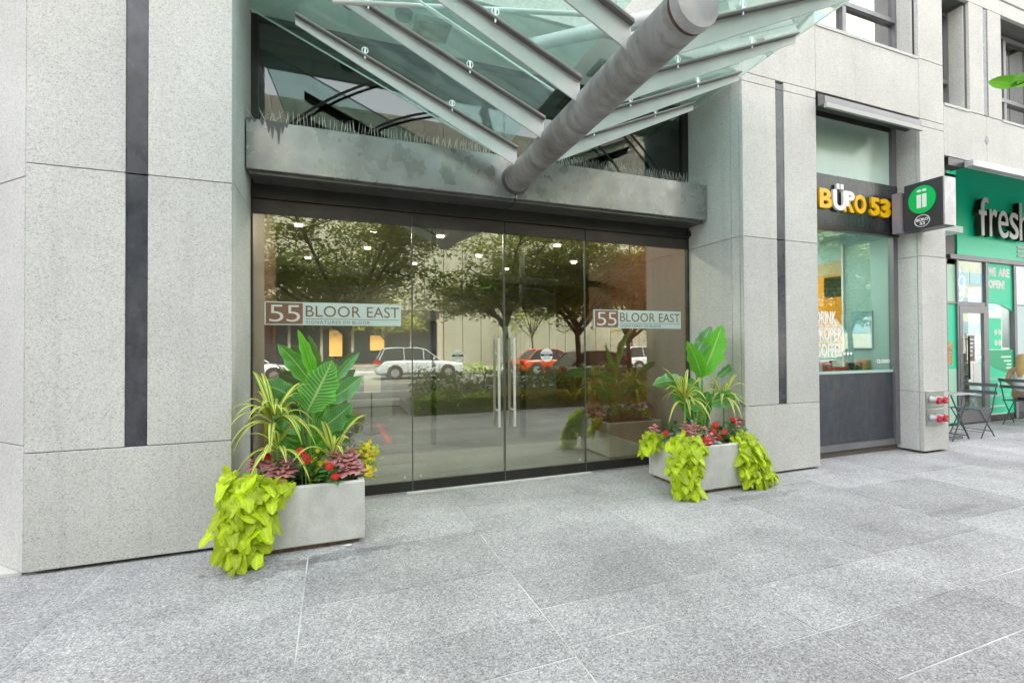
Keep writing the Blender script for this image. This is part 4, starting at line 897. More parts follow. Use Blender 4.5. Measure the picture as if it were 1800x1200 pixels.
J_ = [(P(0, 0, 0.56), 0.125), (P(0.0, 0, 0.72), 0.105), (P(0.02, 0, 0.90), 0.12), (P(0.03, 0, 1.02), 0.105), (P(0.04, 0, 1.10), 0.055), (P(0.07, 0, 1.17), 0.05), (P(0.09, 0, 1.26), 0.088), (P(0.09, 0, 1.33), 0.075)]
E_ = [(0, 1), (1, 2), (2, 3), (3, 4), (4, 5), (5, 6), (6, 7)]
for s in (-1, 1):
    k = len(J_)
    J_ += [(P(0.03, s * 0.16, 1.02), 0.052), (P(-0.02, s * 0.21, 0.80), 0.042), (P(0.2, s * 0.17, 0.70), 0.032), (P(0.27, s * 0.15, 0.70), 0.022)]
    E_ += [(3, k), (k, k + 1), (k + 1, k + 2), (k + 2, k + 3)]
    h = len(J_)
    for q in range(4):
        yq = s * 0.15 + (q - 1.5) * 0.019
        J_ += [(P(0.31, yq, 0.70), 0.009), (P(0.345 + (0.008 if q in (1, 2) else 0), yq, 0.685), 0.0075)]; E_ += [(k + 3, h + 2 * q), (h + 2 * q, h + 2 * q + 1)]
    t = len(J_); J_ += [(P(0.295, s * 0.115, 0.695), 0.009)]; E_ += [(k + 3, t)]
    l0 = len(J_)
    J_ += [(P(0.05, s * 0.09, 0.54), 0.095), (P(0.42, s * 0.10, 0.53), 0.062), (P(0.44, s * 0.10, 0.30), 0.048), (P(0.42, s * 0.10, 0.08), 0.034), (P(0.52, s * 0.10, 0.04), 0.03)]
    E_ += [(0, l0), (l0, l0 + 1), (l0 + 1, l0 + 2), (l0 + 2, l0 + 3), (l0 + 3, l0 + 4)]
skin_figure('body', J_, E_, SKIN, per)
skin_figure('top', [(P(0, 0, 0.60), 0.137), (P(0.0, 0, 0.75), 0.122), (P(0.02, 0, 0.92), 0.132), (P(0.03, 0, 1.03), 0.112)], [(0, 1), (1, 2), (2, 3)], WHITEP, per)
skin_figure('skirt', [(P(-0.02, 0, 0.60), 0.15), (P(0.1, 0, 0.555), 0.17), (P(0.32, 0, 0.54), 0.17), (P(0.42, 0, 0.50), 0.15)], [(0, 1), (1, 2), (2, 3)], principled('floral_skirt', (0.05, 0.07, 0.18), 0.7, vary=0.95, vscale=45), per)
skin_figure('hair', [(P(0.06, 0, 1.31), 0.105), (P(0.02, 0, 1.22), 0.10), (P(-0.03, 0, 1.08), 0.085), (P(-0.06, 0, 0.92), 0.06), (P(-0.07, 0, 0.85), 0.03)], [(0, 1), (1, 2), (2, 3), (3, 4)], principled('blonde_hair', (0.50, 0.34, 0.14), 0.6, vary=0.3, vscale=40, stretch=(4, 4, 0.4)), per)
skin_figure('nose', [(P(0.165, 0, 1.265), 0.016), (P(0.185, 0, 1.245), 0.014)], [(0, 1)], SKIN, per)
for s in (-1, 1): skin_figure('eye', [(P(0.158, s * 0.033, 1.285), 0.012), (P(0.162, s * 0.034, 1.285), 0.011)], [(0, 1)], WHITEP, per)
box('mouth', px_ + 0.155, px_ + 0.166, py_ - 0.022, py_ + 0.022, 1.208, 1.216, REDP, per)

# ================================================================== PLANTERS
def planter(x0, x1, y0, y1, h, label):
    p = empty('stone_planter', ((x0 + x1) / 2, (y0 + y1) / 2, 0), label, 'planter', 'concrete planters flanking the entrance')
    m = MB(); z0 = 0.035; w = 0.055
    m.box(x0, x1, y0, y0 + w, z0, h); m.box(x0, x1, y1 - w, y1, z0, h); m.box(x0, x0 + w, y0 + w, y1 - w, z0, h); m.box(x1 - w, x1, y0 + w, y1 - w, z0, h)
    m.box(x0 + w, x1 - w, y0 + w, y1 - w, z0, z0 + 0.05)
    m.build('tub', CONC, p, 0.008)
    b = MB(); b.box(x0 + 0.04, x1 - 0.04, y0 + 0.035, y1 - 0.04, 0.002, 0.034); b.build('foot', principled('rotten_skid', (0.16, 0.10, 0.06), 0.9, vary=0.4, vscale=18), p)
    s = MB(); n = 22; vs = []; fs = []
    for i in range(n + 1):
        for j in range(n + 1):
            x = x0 + w + (x1 - x0 - 2 * w) * i / n; y = y0 + w + (y1 - y0 - 2 * w) * j / n
            vs.append((x, y, h - 0.045 + 0.03 * noise.noise(Vector((x * 14, y * 14, 0))) + 0.04 * math.sin(math.pi * i / n) * math.sin(math.pi * j / n)))
    fs = [(i * (n + 1) + j, (i + 1) * (n + 1) + j, (i + 1) * (n + 1) + j + 1, i * (n + 1) + j + 1) for i in range(n) for j in range(n)]
    s.add(vs, fs); tag(s.build('soil', SOIL, p, smooth=True), kind='stuff')
    return p
planter(-0.645, 0.224, 3.83, 4.60, 0.475, 'left square concrete planter with the yellow flowers, at the left of the doors')
planter(3.405, 4.262, 3.80, 4.56, 0.478, 'right square concrete planter with two trailing lime vines, at the right of the doors')

LF_B = leafmat('leaf_bright', (0.12, 0.46, 0.02), mid=(0.40, 0.62, 0.12), edge=(0.16, 0.45, 0.04), veins=0.25, trans=0.42, nveins=20)
LF_D = leafmat('leaf_dark', (0.085, 0.30, 0.035), mid=(0.34, 0.52, 0.14), edge=(0.12, 0.36, 0.05), veins=0.16, trans=0.3, rough=0.25, nveins=18)
LF_W = leafmat('leaf_striped', (0.10, 0.34, 0.05), mid=(0.55, 0.68, 0.28), edge=(0.14, 0.46, 0.03), veins=0.8, trans=0.25, rough=0.3, nveins=15)
LF_T = leafmat('leaf_teal', (0.10, 0.30, 0.085), mid=(0.34, 0.52, 0.20), edge=(0.14, 0.36, 0.08), veins=0.28, trans=0.28, rough=0.24, nveins=16)
LF_S = leafmat('leaf_strap', (0.66, 0.68, 0.15), mid=(0.10, 0.27, 0.04), edge=(0.42, 0.52, 0.06), trans=0.3, center_w=0.10, vary=0.22)
LF_V = leafmat('leaf_lime', (0.58, 0.74, 0.008), mid=(0.70, 0.84, 0.08), edge=(0.52, 0.70, 0.006), trans=0.42, rough=0.5, vary=0.34, center_w=0.012)
LF_P = leafmat('leaf_pink', (0.70, 0.26, 0.31), mid=(0.66, 0.07, 0.10), edge=(0.50, 0.42, 0.22), veins=0.6, trans=0.25, rough=0.55, nveins=7, vary=0.25)
LF_G = leafmat('leaf_bedding', (0.06, 0.22, 0.06), mid=(0.2, 0.4, 0.12), trans=0.25, vary=0.3)
LF_Y = leafmat('leaf_bedding_light', (0.26, 0.42, 0.06), mid=(0.3, 0.5, 0.1), trans=0.3, vary=0.3)
STALK = principled('green_stalk', (0.16, 0.36, 0.05), 0.5, vary=0.15, vscale=10)
PET_R = leafmat('petal_red', (0.72, 0.012, 0.008), trans=0.25, vary=0.15, mid=(0.5, 0.01, 0.01))
PET_Y = leafmat('petal_yellow', (0.82, 0.68, 0.02), trans=0.25, vary=0.12)

big1 = [('D', (-0.141, 4.20, 1.223), (-0.269, 4.15, 1.649), .095, 0.95, LF_B), ('D', (-0.168, 4.30, 1.187), (-0.436, 4.35, 1.534), .15, .5, LF_D),
        ('D', (-0.200, 4.12, 0.994), (-0.011, 4.03, 1.400), .285, .22, LF_W), ('A', (-0.275, 4.25, 1.061), (-0.576, 4.18, 1.217), .165, -.25, LF_T),
        ('D', (0.007, 4.35, 1.208), (0.218, 4.45, 1.459), .085, .5, LF_T), ('D', (-0.053, 4.25, 1.051), (0.230, 4.30, 1.255), .172, .35, LF_T),
        ('D', (-0.114, 4.15, 0.838), (0.140, 4.15, 1.039), .203, .3, LF_T), ('A', (-0.045, 4.22, 0.80), (0.177, 4.12, 0.93), .13, .3, LF_D),
        ('A', (-0.257, 4.10, 0.829), (-0.448, 3.98, 1.02), .165, .3, LF_W), ('A', (-0.232, 4.10, 0.735), (-0.434, 4.08, 0.85), .18, .2, LF_D),
        ('A', (-0.145, 4.05, 0.70), (-0.005, 3.98, 0.80), .12, .3, LF_B), ('A', (-0.16, 4.3, 0.75), (0.16, 4.36, 0.88), .18, .3, LF_D),
        ('A', (-0.25, 4.3, 0.75), (-0.45, 4.42, 0.90), .18, .3, LF_D), ('D', (-0.14, 4.35, 0.9), (0.08, 4.4, 1.13), .17, .3, LF_D),
        ('A', (-0.22, 4.05, 0.66), (-0.33, 3.95, 0.79), .13, .3, LF_D), ('A', (-0.12, 4.22, 0.62), (0.10, 4.15, 0.75), .14, .3, LF_D)]
big2 = [('D', (3.822, 4.15, 1.165), (4.062, 4.10, 1.729), .27, .32, LF_B), ('D', (3.809, 4.15, 1.152), (3.615, 4.15, 1.555), .17, .55, LF_B),
        ('D', (3.770, 4.20, 1.40), (4.02, 4.22, 1.723), .165, .3, LF_T), ('A', (3.56, 4.10, 1.075), (3.038, 4.00, 1.10), .155, -.35, LF_T),
        ('A', (3.782, 4.15, 1.0), (3.494, 4.10, 1.115), .15, .2, LF_D), ('A', (3.834, 4.10, 0.861), (4.235, 4.03, 0.93), .20, .15, LF_T),
        ('D', (4.123, 4.25, 1.141), (4.413, 4.30, 1.290), .105, .4, LF_T), ('A', (3.758, 4.10, 0.80), (3.44, 4.00, 0.94), .162, .3, LF_D),
        ('A', (3.715, 4.15, 0.70), (3.479, 4.10, 0.86), .138, .3, LF_D), ('A', (3.84, 4.12, 0.72), (3.86, 4.1, 1.0), .14, .5, LF_D),
        ('A', (3.82, 4.25, 0.75), (4.12, 4.35, 0.95), .18, .3, LF_D), ('D', (3.78, 4.3, 0.8), (3.6, 4.4, 1.1), .18, .3, LF_D)]
def big_plant(lst, root, crown, label):
    p = empty('bird_of_paradise_plant', root, label, 'plant', 'large-leaved plants in the entrance planters')
    rx, ry, rz = root
    for k, (kind, B, T, w, fold, m) in enumerate(lst):
        B = Vector(B); T = Vector(T); d = T - B
        view = (Vector((0, 0, 1.5)) - (B + T) / 2).normalized()
        side = d.cross(view).normalized()
        random.seed(100 + k)
        side = (side + Vector((random.uniform(-.2, .2), random.uniform(-.35, .35), random.uniform(-.1, .1)))).normalized()
        lift = 0.16 if kind == 'A' else 0.03
        M = (B + T) / 2 + Vector((0, -0.01 if kind == 'D' else 0, d.length * lift)) + side * random.uniform(-.03, .03)
        lf = leaf_obj('leaf', [ribbon(B, M, T, w, side, fold=fold * 0.85, nl=26, nc=8, wave=0.10, seed=k)], m, p)
        # stalk from the soil to the blade, carried on along the blade's back as its midrib
        S = Vector((rx + (B.x - rx) * 0.25, ry + (B.y - ry) * 0.25, rz + 0.0))
        mid = Vector((rx + (B.x - rx) * 0.45, ry + (B.y - ry) * 0.45, (B.z + rz) * 0.5))
        pts = [S * (1 - t) ** 2 + mid * 2 * t * (1 - t) + B * t * t for t in [i / 6 for i in range(7)]]
        rr = [0.013 - 0.007 * t / 6 for t in range(7)]
        if m in (LF_B,) and w > .2 or k == 2: rr = [0.021 - 0.011 * t / 6 for t in range(7)]
        MB().tube(pts, rr, 8).build('stalk', STALK, lf, smooth=True)
    return p
big_plant(big1, (-0.17, 4.16, 0.44), None, 'large-leaved tropical plant with upright striped leaves in the left planter')
big_plant(big2, (3.81, 4.15, 0.44), None, 'large-leaved tropical plant with one tall folded leaf in the right planter')

def strap_plant(center, n, length, width, label, ang=(0, 360), seed=0, droop=0.55, rise=0.5, base_z=0.45):
    cx, cy, cz = center
    p = empty('striped_dracaena', (cx, cy, base_z), label, 'plant', 'yellow and green striped dracaenas')
    rnd = random.Random(seed)
    MB().tube([(cx, cy, base_z - 0.02), (cx + 0.01, cy, cz)], [0.012, 0.009], 7).build('stem', STALK, p, smooth=True)
    for k in range(n):
        a = R(ang[0] + (ang[1] - ang[0]) * (k + rnd.random() * 0.8) / n); L = length * rnd.uniform(0.75, 1.15)
        e = rnd.uniform(0.15, 1.0)          # 1 = upright young leaf, 0 = old hanging leaf
        dv = Vector((math.cos(a), math.sin(a), 0))
        B = Vector((cx, cy, cz - (1 - e) * 0.10)) + dv * 0.01
        M = B + dv * L * (0.30 + 0.25 * (1 - e)) + Vector((0, 0, L * (0.25 + rise * e)))
        T = B + dv * L * (0.45 + 0.40 * (1 - e) ** 0.5) + Vector((0, 0, L * (0.75 * e - droop * (1 - e))))
        side = Vector((-dv.y, dv.x, 0.15 * rnd.uniform(-1, 1)))
        leaf_obj('leaf', [ribbon(B, M, T, width * rnd.uniform(.85, 1.3), side, fold=0.35, nl=12, nc=4, shape='strap', seed=k)], LF_S, p)
strap_plant((-0.43, 4.02, 1.0), 34, 0.40, 0.042, 'striped dracaena with long arching yellow-edged leaves at the left side of the left planter', seed=3, droop=0.9)
strap_plant((-0.40, 3.99, 0.80), 9, 0.32, 0.05, 'lower striped dracaena hanging over the front of the left planter', seed=9, ang=(160, 350), droop=0.9, rise=.3)
strap_plant((-0.01, 3.97, 0.72), 11, 0.42, 0.045, 'striped dracaena reaching out to the right side of the left planter', seed=5, droop=0.4)
strap_plant((3.46, 4.02, 0.98), 30, 0.40, 0.036, 'striped dracaena with a fountain of narrow leaves at the left of the right planter', seed=7, droop=1.0)
strap_plant((4.09, 4.12, 0.96), 24, 0.40, 0.034, 'striped dracaena at the right of the right planter against the granite', seed=8, droop=1.0)

def heart_leaf(w, l, lobes, seed):
    """flat lobed heart blade in local coordinates: base at origin, tip towards -Z, face towards -Y, gently cupped"""
    rnd = random.Random(seed); n = 26; pts = []; w *= 1.22
    for k in range(n):
        a = 2 * math.pi * k / n
        x = math.sin(a); z = -math.cos(a)
        r = 1.0 + (0.30 * max(0, math.cos(3 * a)) ** 2 - 0.16 * max(0, -math.cos(3 * a)) if lobes else 0.0)
        tip = max(0, math.cos(a)) ** 5 * 0.42; notch = max(0, -math.cos(a)) ** 10 * 0.62
        rr = (0.62 + tip - notch) * r + rnd.uniform(-.02, .02)
        pts.append((x * rr * w * 0.8, z * rr * l * 0.78 - l * 0.36))
    C = (0, -l * 0.30)
    vs = [(C[0], 0, C[1])]; uvs = [(0.5, .4)]
    for ring in (0.5, 1.0):
        for (x, z) in pts:
            X = C[0] + (x - C[0]) * ring; Z = C[1] + (z - C[1]) * ring
            Y_ = -0.28 * (abs(X) - w * .12) * (1 if ring == 1 else .3) + (0.30 * (C[1] - Z) if Z < C[1] else 0.12 * (Z - C[1])) * (ring ** 2) + rnd.uniform(-.004, .004) * ring
            vs.append((X, Y_, Z)); uvs.append((0.5 + X / w * 0.5, max(0, min(1, -Z / l))))
    fs = [(0, 1 + k, 1 + (k + 1) % n) for k in range(n)] + [(1 + k, 1 + n + k, 1 + n + (k + 1) % n, 1 + (k + 1) % n) for k in range(n)]
    o = leaf_obj('leaf', [(vs, fs, uvs)], LF_V, None); return mesh_only(o)
VL = [heart_leaf(0.088, 0.10, i != 2, i) for i in range(5)]
def look_rot(normal, roll):
    """rotation turning local -Y to 'normal' with local Z kept up, then rolled about the normal"""
    n_ = Vector(normal).normalized(); y = -n_; z = Vector((0, 0, 1)); z = (z - y * z.dot(y)).normalized(); x = y.cross(z)
    m = Matrix((x, y, z)).transposed(); return (Matrix.Rotation(roll, 3, n_) @ m).to_euler()
def vine(label, poly, n, seed, out, name='sweet_potato_vine', size=1.0, thick=0.10):
    """poly: world polyline rows (left, right) from the rim down; leaves shingle over a bulging curtain of stems"""
    rnd = random.Random(seed)
    c0 = (Vector(poly[0][0]) + Vector(poly[0][1])) / 2
    p = empty(name, c0, label, 'plant', 'lime sweet potato vines trailing from the planters')
    def at(u, v):
        f = v * (len(poly) - 1); i = min(int(f), len(poly) - 2); t = f - i
        L = Vector(poly[i][0]).lerp(Vector(poly[i + 1][0]), t); R_ = Vector(poly[i][1]).lerp(Vector(poly[i + 1][1]), t)
        return L.lerp(R_, u)
    out = Vector(out).normalized()
    for k in range(5):
        u = 0.15 + 0.175 * k; pts = [at(u + 0.05 * math.sin(i), i / 7) - out * 0.03 for i in range(8)]
        MB().tube(pts, 0.004, 5).build('vine_stem', STALK, p)
    for k in range(n):
        u = rnd.random(); v = (k + rnd.random()) / n
        b = at(u, v) + out * (rnd.random() ** 0.7 * thick * math.sin(math.pi * min(1, max(0.12, u)) )) - out * 0.02
        nrm = out + Vector((rnd.uniform(-.7, .7) + (u - .5) * 0.9, rnd.uniform(-.4, .4), rnd.uniform(-.1, 1.25)))
        s = size * rnd.choice([.5, .7, .85, 1.0, 1.1, 1.3])
        b.z = max(b.z, 0.09 * s + 0.012)
        inst(VL[rnd.randrange(5)], 'leaf', b, look_rot(nrm, rnd.uniform(-.7, .7)), s, p)
vine('lime sweet potato vine pouring over the left front corner of the left planter', [((-0.68, 3.95, .64), (-0.22, 3.84, .50)), ((-0.72, 3.86, .56), (-0.38, 3.78, .47)), ((-0.74, 3.78, .40), (-0.44, 3.76, .36)), ((-0.78, 3.74, .27), (-0.44, 3.74, .24)), ((-0.70, 3.72, .15), (-0.47, 3.72, .14)), ((-0.62, 3.69, .07), (-0.54, 3.69, .07))], 225, 11, (-0.25, -1, 0.25), thick=.11, size=.84)
vine('small lime vine at the back left corner of the right planter', [((3.30, 4.50, .54), (3.45, 4.30, .54)), ((3.28, 4.46, .45), (3.40, 4.3, .46)), ((3.26, 4.46, .34), (3.34, 4.34, .38))], 34, 12, (-1, -0.4, 0.2), size=0.9)
vine('lime sweet potato vine covering the near left corner of the right planter', [((3.30, 4.0, .60), (3.46, 3.82, .58)), ((3.20, 3.92, .50), (3.52, 3.78, .46)), ((3.14, 3.86, .38), (3.44, 3.76, .34)), ((3.12, 3.82, .24), (3.38, 3.74, .22)), ((3.14, 3.80, .13), (3.34, 3.72, .11)), ((3.18, 3.77, .07), (3.30, 3.72, .06))], 215, 13, (-0.45, -1, 0.25), thick=.11, size=.84)
vine('lime sweet potato vine spilling down the right side of the right planter', [((3.98, 3.86, .54), (4.28, 4.15, .58)), ((3.96, 3.77, .46), (4.36, 3.95, .48)), ((3.96, 3.75, .32), (4.42, 3.88, .32)), ((3.96, 3.74, .18), (4.48, 3.84, .18)), ((3.98, 3.73, .08), (4.54, 3.82, .07))], 225, 14, (0.25, -1, 0.25), thick=.11, size=.84)

# bedding plants: pink coleus, red zinnias, yellow flowers
def small_leaf(m, w, l, name='leaf', fold=.3, shape='blade', nl=5, nc=4):
    o = leaf_obj(name, [ribbon((0, 0, 0), (0, -l * .5, l * .10), (0, -l, -l * .08), w, (1, 0, 0), fold=fold, nl=nl, nc=nc, shape=shape)], m, None); return mesh_only(o)
ML_P = small_leaf(LF_P, .062, .085); ML_G = small_leaf(LF_G, .030, .085); ML_Y = small_leaf(LF_Y, .022, .05); MP_Y = small_leaf(PET_Y, .018, .022, 'petal', nl=3, nc=2)
def rot_dir(a, el, roll=0):
    """local -Y blade axis pointed to azimuth a (0 = -Y), elevation el"""
    return (Matrix.Rotation(a, 3, 'Z') @ Matrix.Rotation(-el, 3, 'X') @ Matrix.Rotation(roll, 3, 'Y')).to_euler()
def coleus(spots, label, seed):
    rnd = random.Random(seed); c = spots[0]
    p = empty('pink_coleus', (c[0], c[1], 0.43), label, 'plant', 'pink and red speckled bedding plants')
    for (x, y, z) in spots:
        MB().tube([(x + rnd.uniform(-.01, .01), y + 0.03, 0.44), (x, y, z)], 0.0035, 5).build('stem', principled('red_stem', (0.3, 0.06, 0.06), .6), p)
        for tier, (q, el, s) in enumerate(((6, -0.25, 1.0), (5, 0.15, .85), (3, .7, .55))):
            for k in range(q):
                a = 2 * math.pi * (k + 0.5 * tier) / q + rnd.uniform(-.3, .3)
                inst(ML_P, 'leaf', (x, y, z - 0.02 + tier * .016), rot_dir(a, el + rnd.uniform(-.25, .25), rnd.uniform(-.3, .3)), s * rnd.uniform(.7, 1.0), p)
coleus([(-0.352, 3.98, .655), (-0.381, 3.95, .61), (-0.33, 3.91, .585), (-0.371, 3.89, .56), (-0.43, 3.95, .59), (-0.49, 4.02, .665), (-0.29, 3.96, .60), (-0.45, 3.97, .63), (-0.56, 4.0, .64)], 'pink speckled coleus with red centres left of centre in the left planter', 1)
coleus([(0.029, 3.98, .69), (0.116, 4.0, .68), (0.107, 3.94, .625), (0.12, 3.91, .575), (0.177, 3.93, .57), (0.06, 3.95, .63), (0.15, 3.97, .64), (0.0, 3.97, .66), (0.08, 3.90, .56)], 'tall pink coleus with bronze leaves at the right of the left planter', 2)
coleus([(3.45, 3.95, .65), (3.606, 3.95, .62), (3.50, 3.91, .575), (3.52, 3.97, .63), (3.41, 3.93, .595), (3.36, 4.40, .60), (3.62, 3.88, .54), (3.70, 3.9, .55), (3.56, 3.99, .66), (3.66, 3.95, .62), (3.45, 4.0, .68)], 'pink coleus mound at the front left of the right planter', 3)
coleus([(4.341, 4.15, .665), (4.25, 4.12, .64), (4.20, 4.05, .60), (4.38, 4.2, .62)], 'pink coleus at the right end of the right planter by the granite', 4)
def zinnia(x, y, z, label, r=0.036):
    p = empty('red_flower', (x, y, 0.43), label, 'flower', 'red zinnias in the planters')
    MB().tube([(x + .01, y + .04, .44), (x, y + 0.012, z - .01)], 0.004, 5).build('stem', STALK, p)
    rnd = random.Random(int(x * 1000) + 5000)
    nrm = Vector((-x * .2, -1, 0.55)).normalized(); q = nrm.to_track_quat('Z', 'Y')
    parts = []
    for ring, (cnt, rr, up) in enumerate(((13, r, 0.0), (10, r * .80, .004), (7, r * .55, .007), (4, r * .25, .006))):
        for k in range(cnt):
            a = 2 * math.pi * (k + .5 * ring) / cnt
            d = Vector((math.cos(a), math.sin(a), 0)); s_ = Vector((-d.y, d.x, 0))
            B_ = Vector((0, 0, up)); parts.append(ribbon(B_, B_ + d * rr * .6 + Vector((0, 0, .008)), B_ + d * rr + Vector((0, 0, .002)), r * .34, s_, fold=.35, nl=4, nc=2))
    h = leaf_obj('bloom', parts, PET_R, p)
    h.matrix_parent_inverse = Matrix.Translation(-p.location)
    h.location = (x, y, z); h.rotation_euler = q.to_euler()
    ce = MB(); C0 = Vector((x, y, z)) + nrm * .006; ce.tube([C0, C0 + nrm * .007], [r * .22, r * .15], 8); ce.build('flower_centre', principled('flower_centre', (.25, .12, .02), .8), p)
    for k in range(9):
        a = 2 * math.pi * k / 9 + rnd.uniform(-.3, .3); zz = z - 0.03 - 0.012 * (k % 4)
        inst(ML_G, 'leaf', (x, y + .014, zz), rot_dir(a, rnd.uniform(-.3, .5), rnd.uniform(-.3, .3)), rnd.uniform(.8, 1.15), p)
for (x, y, z, r, lab) in ((-0.205, 3.88, .665, .040, 'largest red zinnia of the left planter, in front of the thick stalk'), (-0.235, 3.92, .715, .03, 'smaller red bloom just above the largest zinnia in the left planter'),
                      (-0.03, 3.87, .60, .030, 'red zinnia left of the tall pink coleus in the left planter'), (0.01, 3.85, .525, .028, 'lowest red zinnia of the left planter, close to the rim'),
                      (-0.47, 4.0, .68, .024, 'small red bloom at the far left of the left planter'),
                      (3.377, 4.22, .554, .028, 'red zinnia at the left back of the right planter'), (3.833, 3.98, .646, .036, 'topmost red zinnia in the middle of the right planter'),
                      (3.781, 3.95, .585, .030, 'red zinnia below the topmost one in the right planter'), (3.911, 3.93, .572, .034, 'rightmost red zinnia of the cluster in the right planter'),
                      (3.80, 3.9, .532, .028, 'red zinnia right of the wide front bloom in the right planter'), (3.60, 3.85, .512, .046, 'wide red bloom at the front rim of the right planter'),
                      (4.18, 4.08, .66, .034, 'red zinnia among the pink leaves at the right end of the right planter')):
    zinnia(x, y, z, lab, r * 1.3)
def yellow_plant(spots, label, seed, per_=8):
    rnd = random.Random(seed); c = spots[0]
    p = empty('yellow_flower_plant', (c[0], c[1], .43), label, 'plant', 'yellow bedding flowers')
    for (x, y, z, s) in spots:
        for k in range(per_):
            fx_, fy_, fz_ = x + rnd.gauss(0, s), y + rnd.gauss(0, s * .7), z + rnd.gauss(0, s)
            fz_ = max(fz_, 0.46)
            parts = []
            nr = Vector((rnd.uniform(-.4, .6), -1, rnd.uniform(0, .9))).normalized(); Q = nr.to_track_quat('Z', 'Y')
            for q in range(5):
                a = 2 * math.pi * q / 5; d = Q @ Vector((math.cos(a), math.sin(a), 0)); s_ = Q @ Vector((-math.sin(a), math.cos(a), 0)); B_ = Vector((fx_, fy_, fz_))
                parts.append(ribbon(B_, B_ + d * .011 + nr * .003, B_ + d * .019, .018, s_, nl=2, nc=2))
            leaf_obj('bloom', parts, PET_Y, p)
        for k in range(per_ + 6):
            inst(ML_Y, 'leaf', (x + rnd.gauss(0, s), y + .02 + rnd.gauss(0, s * .6), max(.45, z - .01 + rnd.gauss(0, s))), rot_dir(rnd.uniform(0, 6.28), rnd.uniform(-.4, .7), rnd.uniform(-.5, .5)), rnd.uniform(.8, 1.4), p)
yellow_plant([(0.235, 4.0, .68, .03), (0.262, 3.98, .64, .028), (0.285, 3.98, .60, .026), (0.27, 3.97, .55, .024), (0.20, 4.02, .65, .03), (0.275, 4.05, .69, .03), (.26, 3.95, .50, .018)], 'bright yellow flowers spilling over the right edge of the left planter', 21)
yellow_plant([(-0.13, 3.97, .625, .022), (-0.09, 3.96, .60, .02)], 'pale yellow flowers in the middle of the left planter', 22, 5)
def filler(x0, x1, y0, y1, z0, z1, n, m, label, seed, parent_name='bedding_greenery'):
    rnd = random.Random(seed); parts = []
    for k in range(n):
        x = rnd.uniform(x0, x1); y = rnd.uniform(y0, y1); z = rnd.uniform(z0, z1); a = rnd.uniform(0, 6.28); el = rnd.uniform(-.5, 1.0); l = rnd.uniform(.04, .10)
        d = Vector((math.cos(a) * math.cos(el), math.sin(a) * math.cos(el), math.sin(el))); s_ = d.cross(Vector((0, 0, 1))).normalized(); B_ = Vector((x, y, z))
        parts.append(ribbon(B_, B_ + d * l * .5 + Vector((0, 0, .01)), B_ + d * l, l * .42, s_, fold=.3, nl=4, nc=2))
    o = leaf_obj(parent_name, parts, m, None); tag(o, label, 'ground cover', kind='stuff')
filler(-0.56, 0.16, 3.92, 4.5, .44, .62, 330, LF_G, 'low green bedding foliage filling the left planter', 31)
filler(-0.2, 0.14, 3.89, 4.0, .45, .56, 60, LF_Y, 'light green low foliage at the front of the left planter', 32)
filler(3.47, 4.2, 3.88, 4.48, .45, .64, 360, LF_G, 'low green bedding foliage filling the right planter', 33)
tag(leaf_obj('dusty_miller', [ribbon((3.70 + .02 * math.cos(k * 2.4), 3.86, .49), (3.70 + .05 * math.cos(k * 2.4), 3.83, .52), (3.70 + .075 * math.cos(k * 2.4), 3.82 + .03 * math.sin(k * 2.4), .48 + .03 * math.sin(k * 1.3)), .018, (0, .3, 1), nl=4, nc=2) for k in range(14)], principled('silver_leaf', (.45, .48, .46), .8), None), 'small silvery dusty miller plant at the front rim of the right planter', 'plant')
# dry leaf litter by the left planter
tag(MB().prism([(0.06, 3.80, .003), (0.10, 3.79, .003), (0.13, 3.805, .003), (0.10, 3.82, .003)], (0, 0, .006)).build('paper_scrap', PAPER), 'white paper scrap on the pavement in front of the left planter', 'litter')

# ================================================================== STREET BEDS AND TREES
BARK = principled('bark', (0.07, 0.055, 0.045), 0.9, vary=.35, vscale=14, stretch=(3, 3, .6), bump=.6, bscale=30)
FOL = leafmat('tree_leaf', (0.24, 0.33, 0.035), trans=0.5, rough=.5, vary=.3)
FOL_Y = leafmat('tree_leaf_warm', (0.42, 0.40, 0.04), trans=0.45, rough=.5, vary=.3)
FOL_D = leafmat('shrub_leaf', (0.24, 0.36, 0.05), trans=0.45, vary=.35); FOL_B = leafmat('shrub_leaf_bright', (0.44, 0.62, 0.06), trans=0.35, vary=.3)
def leaf_cloud(pts, rnd, l0, l1, flat=0.35):
    vs = []; fs = []; uv = []
    for c in pts:
        a = rnd.uniform(0, 6.28); el = rnd.gauss(-.1, flat); l = rnd.uniform(l0, l1)
        d = Vector((math.cos(a) * math.cos(el), math.sin(a) * math.cos(el), math.sin(el))); s = Vector((-d.y, d.x, rnd.gauss(0, .35))).normalized() * l * .26
        k = len(vs); m_ = c + d * l * .5
        vs += [tuple(c), tuple(m_ + s), tuple(c + d * l), tuple(m_ - s)]; fs.append((k, k + 1, k + 2, k + 3)); uv += [(.5, 0), (.9, .5), (.5, 1), (.1, .5)]
    return vs, fs, uv
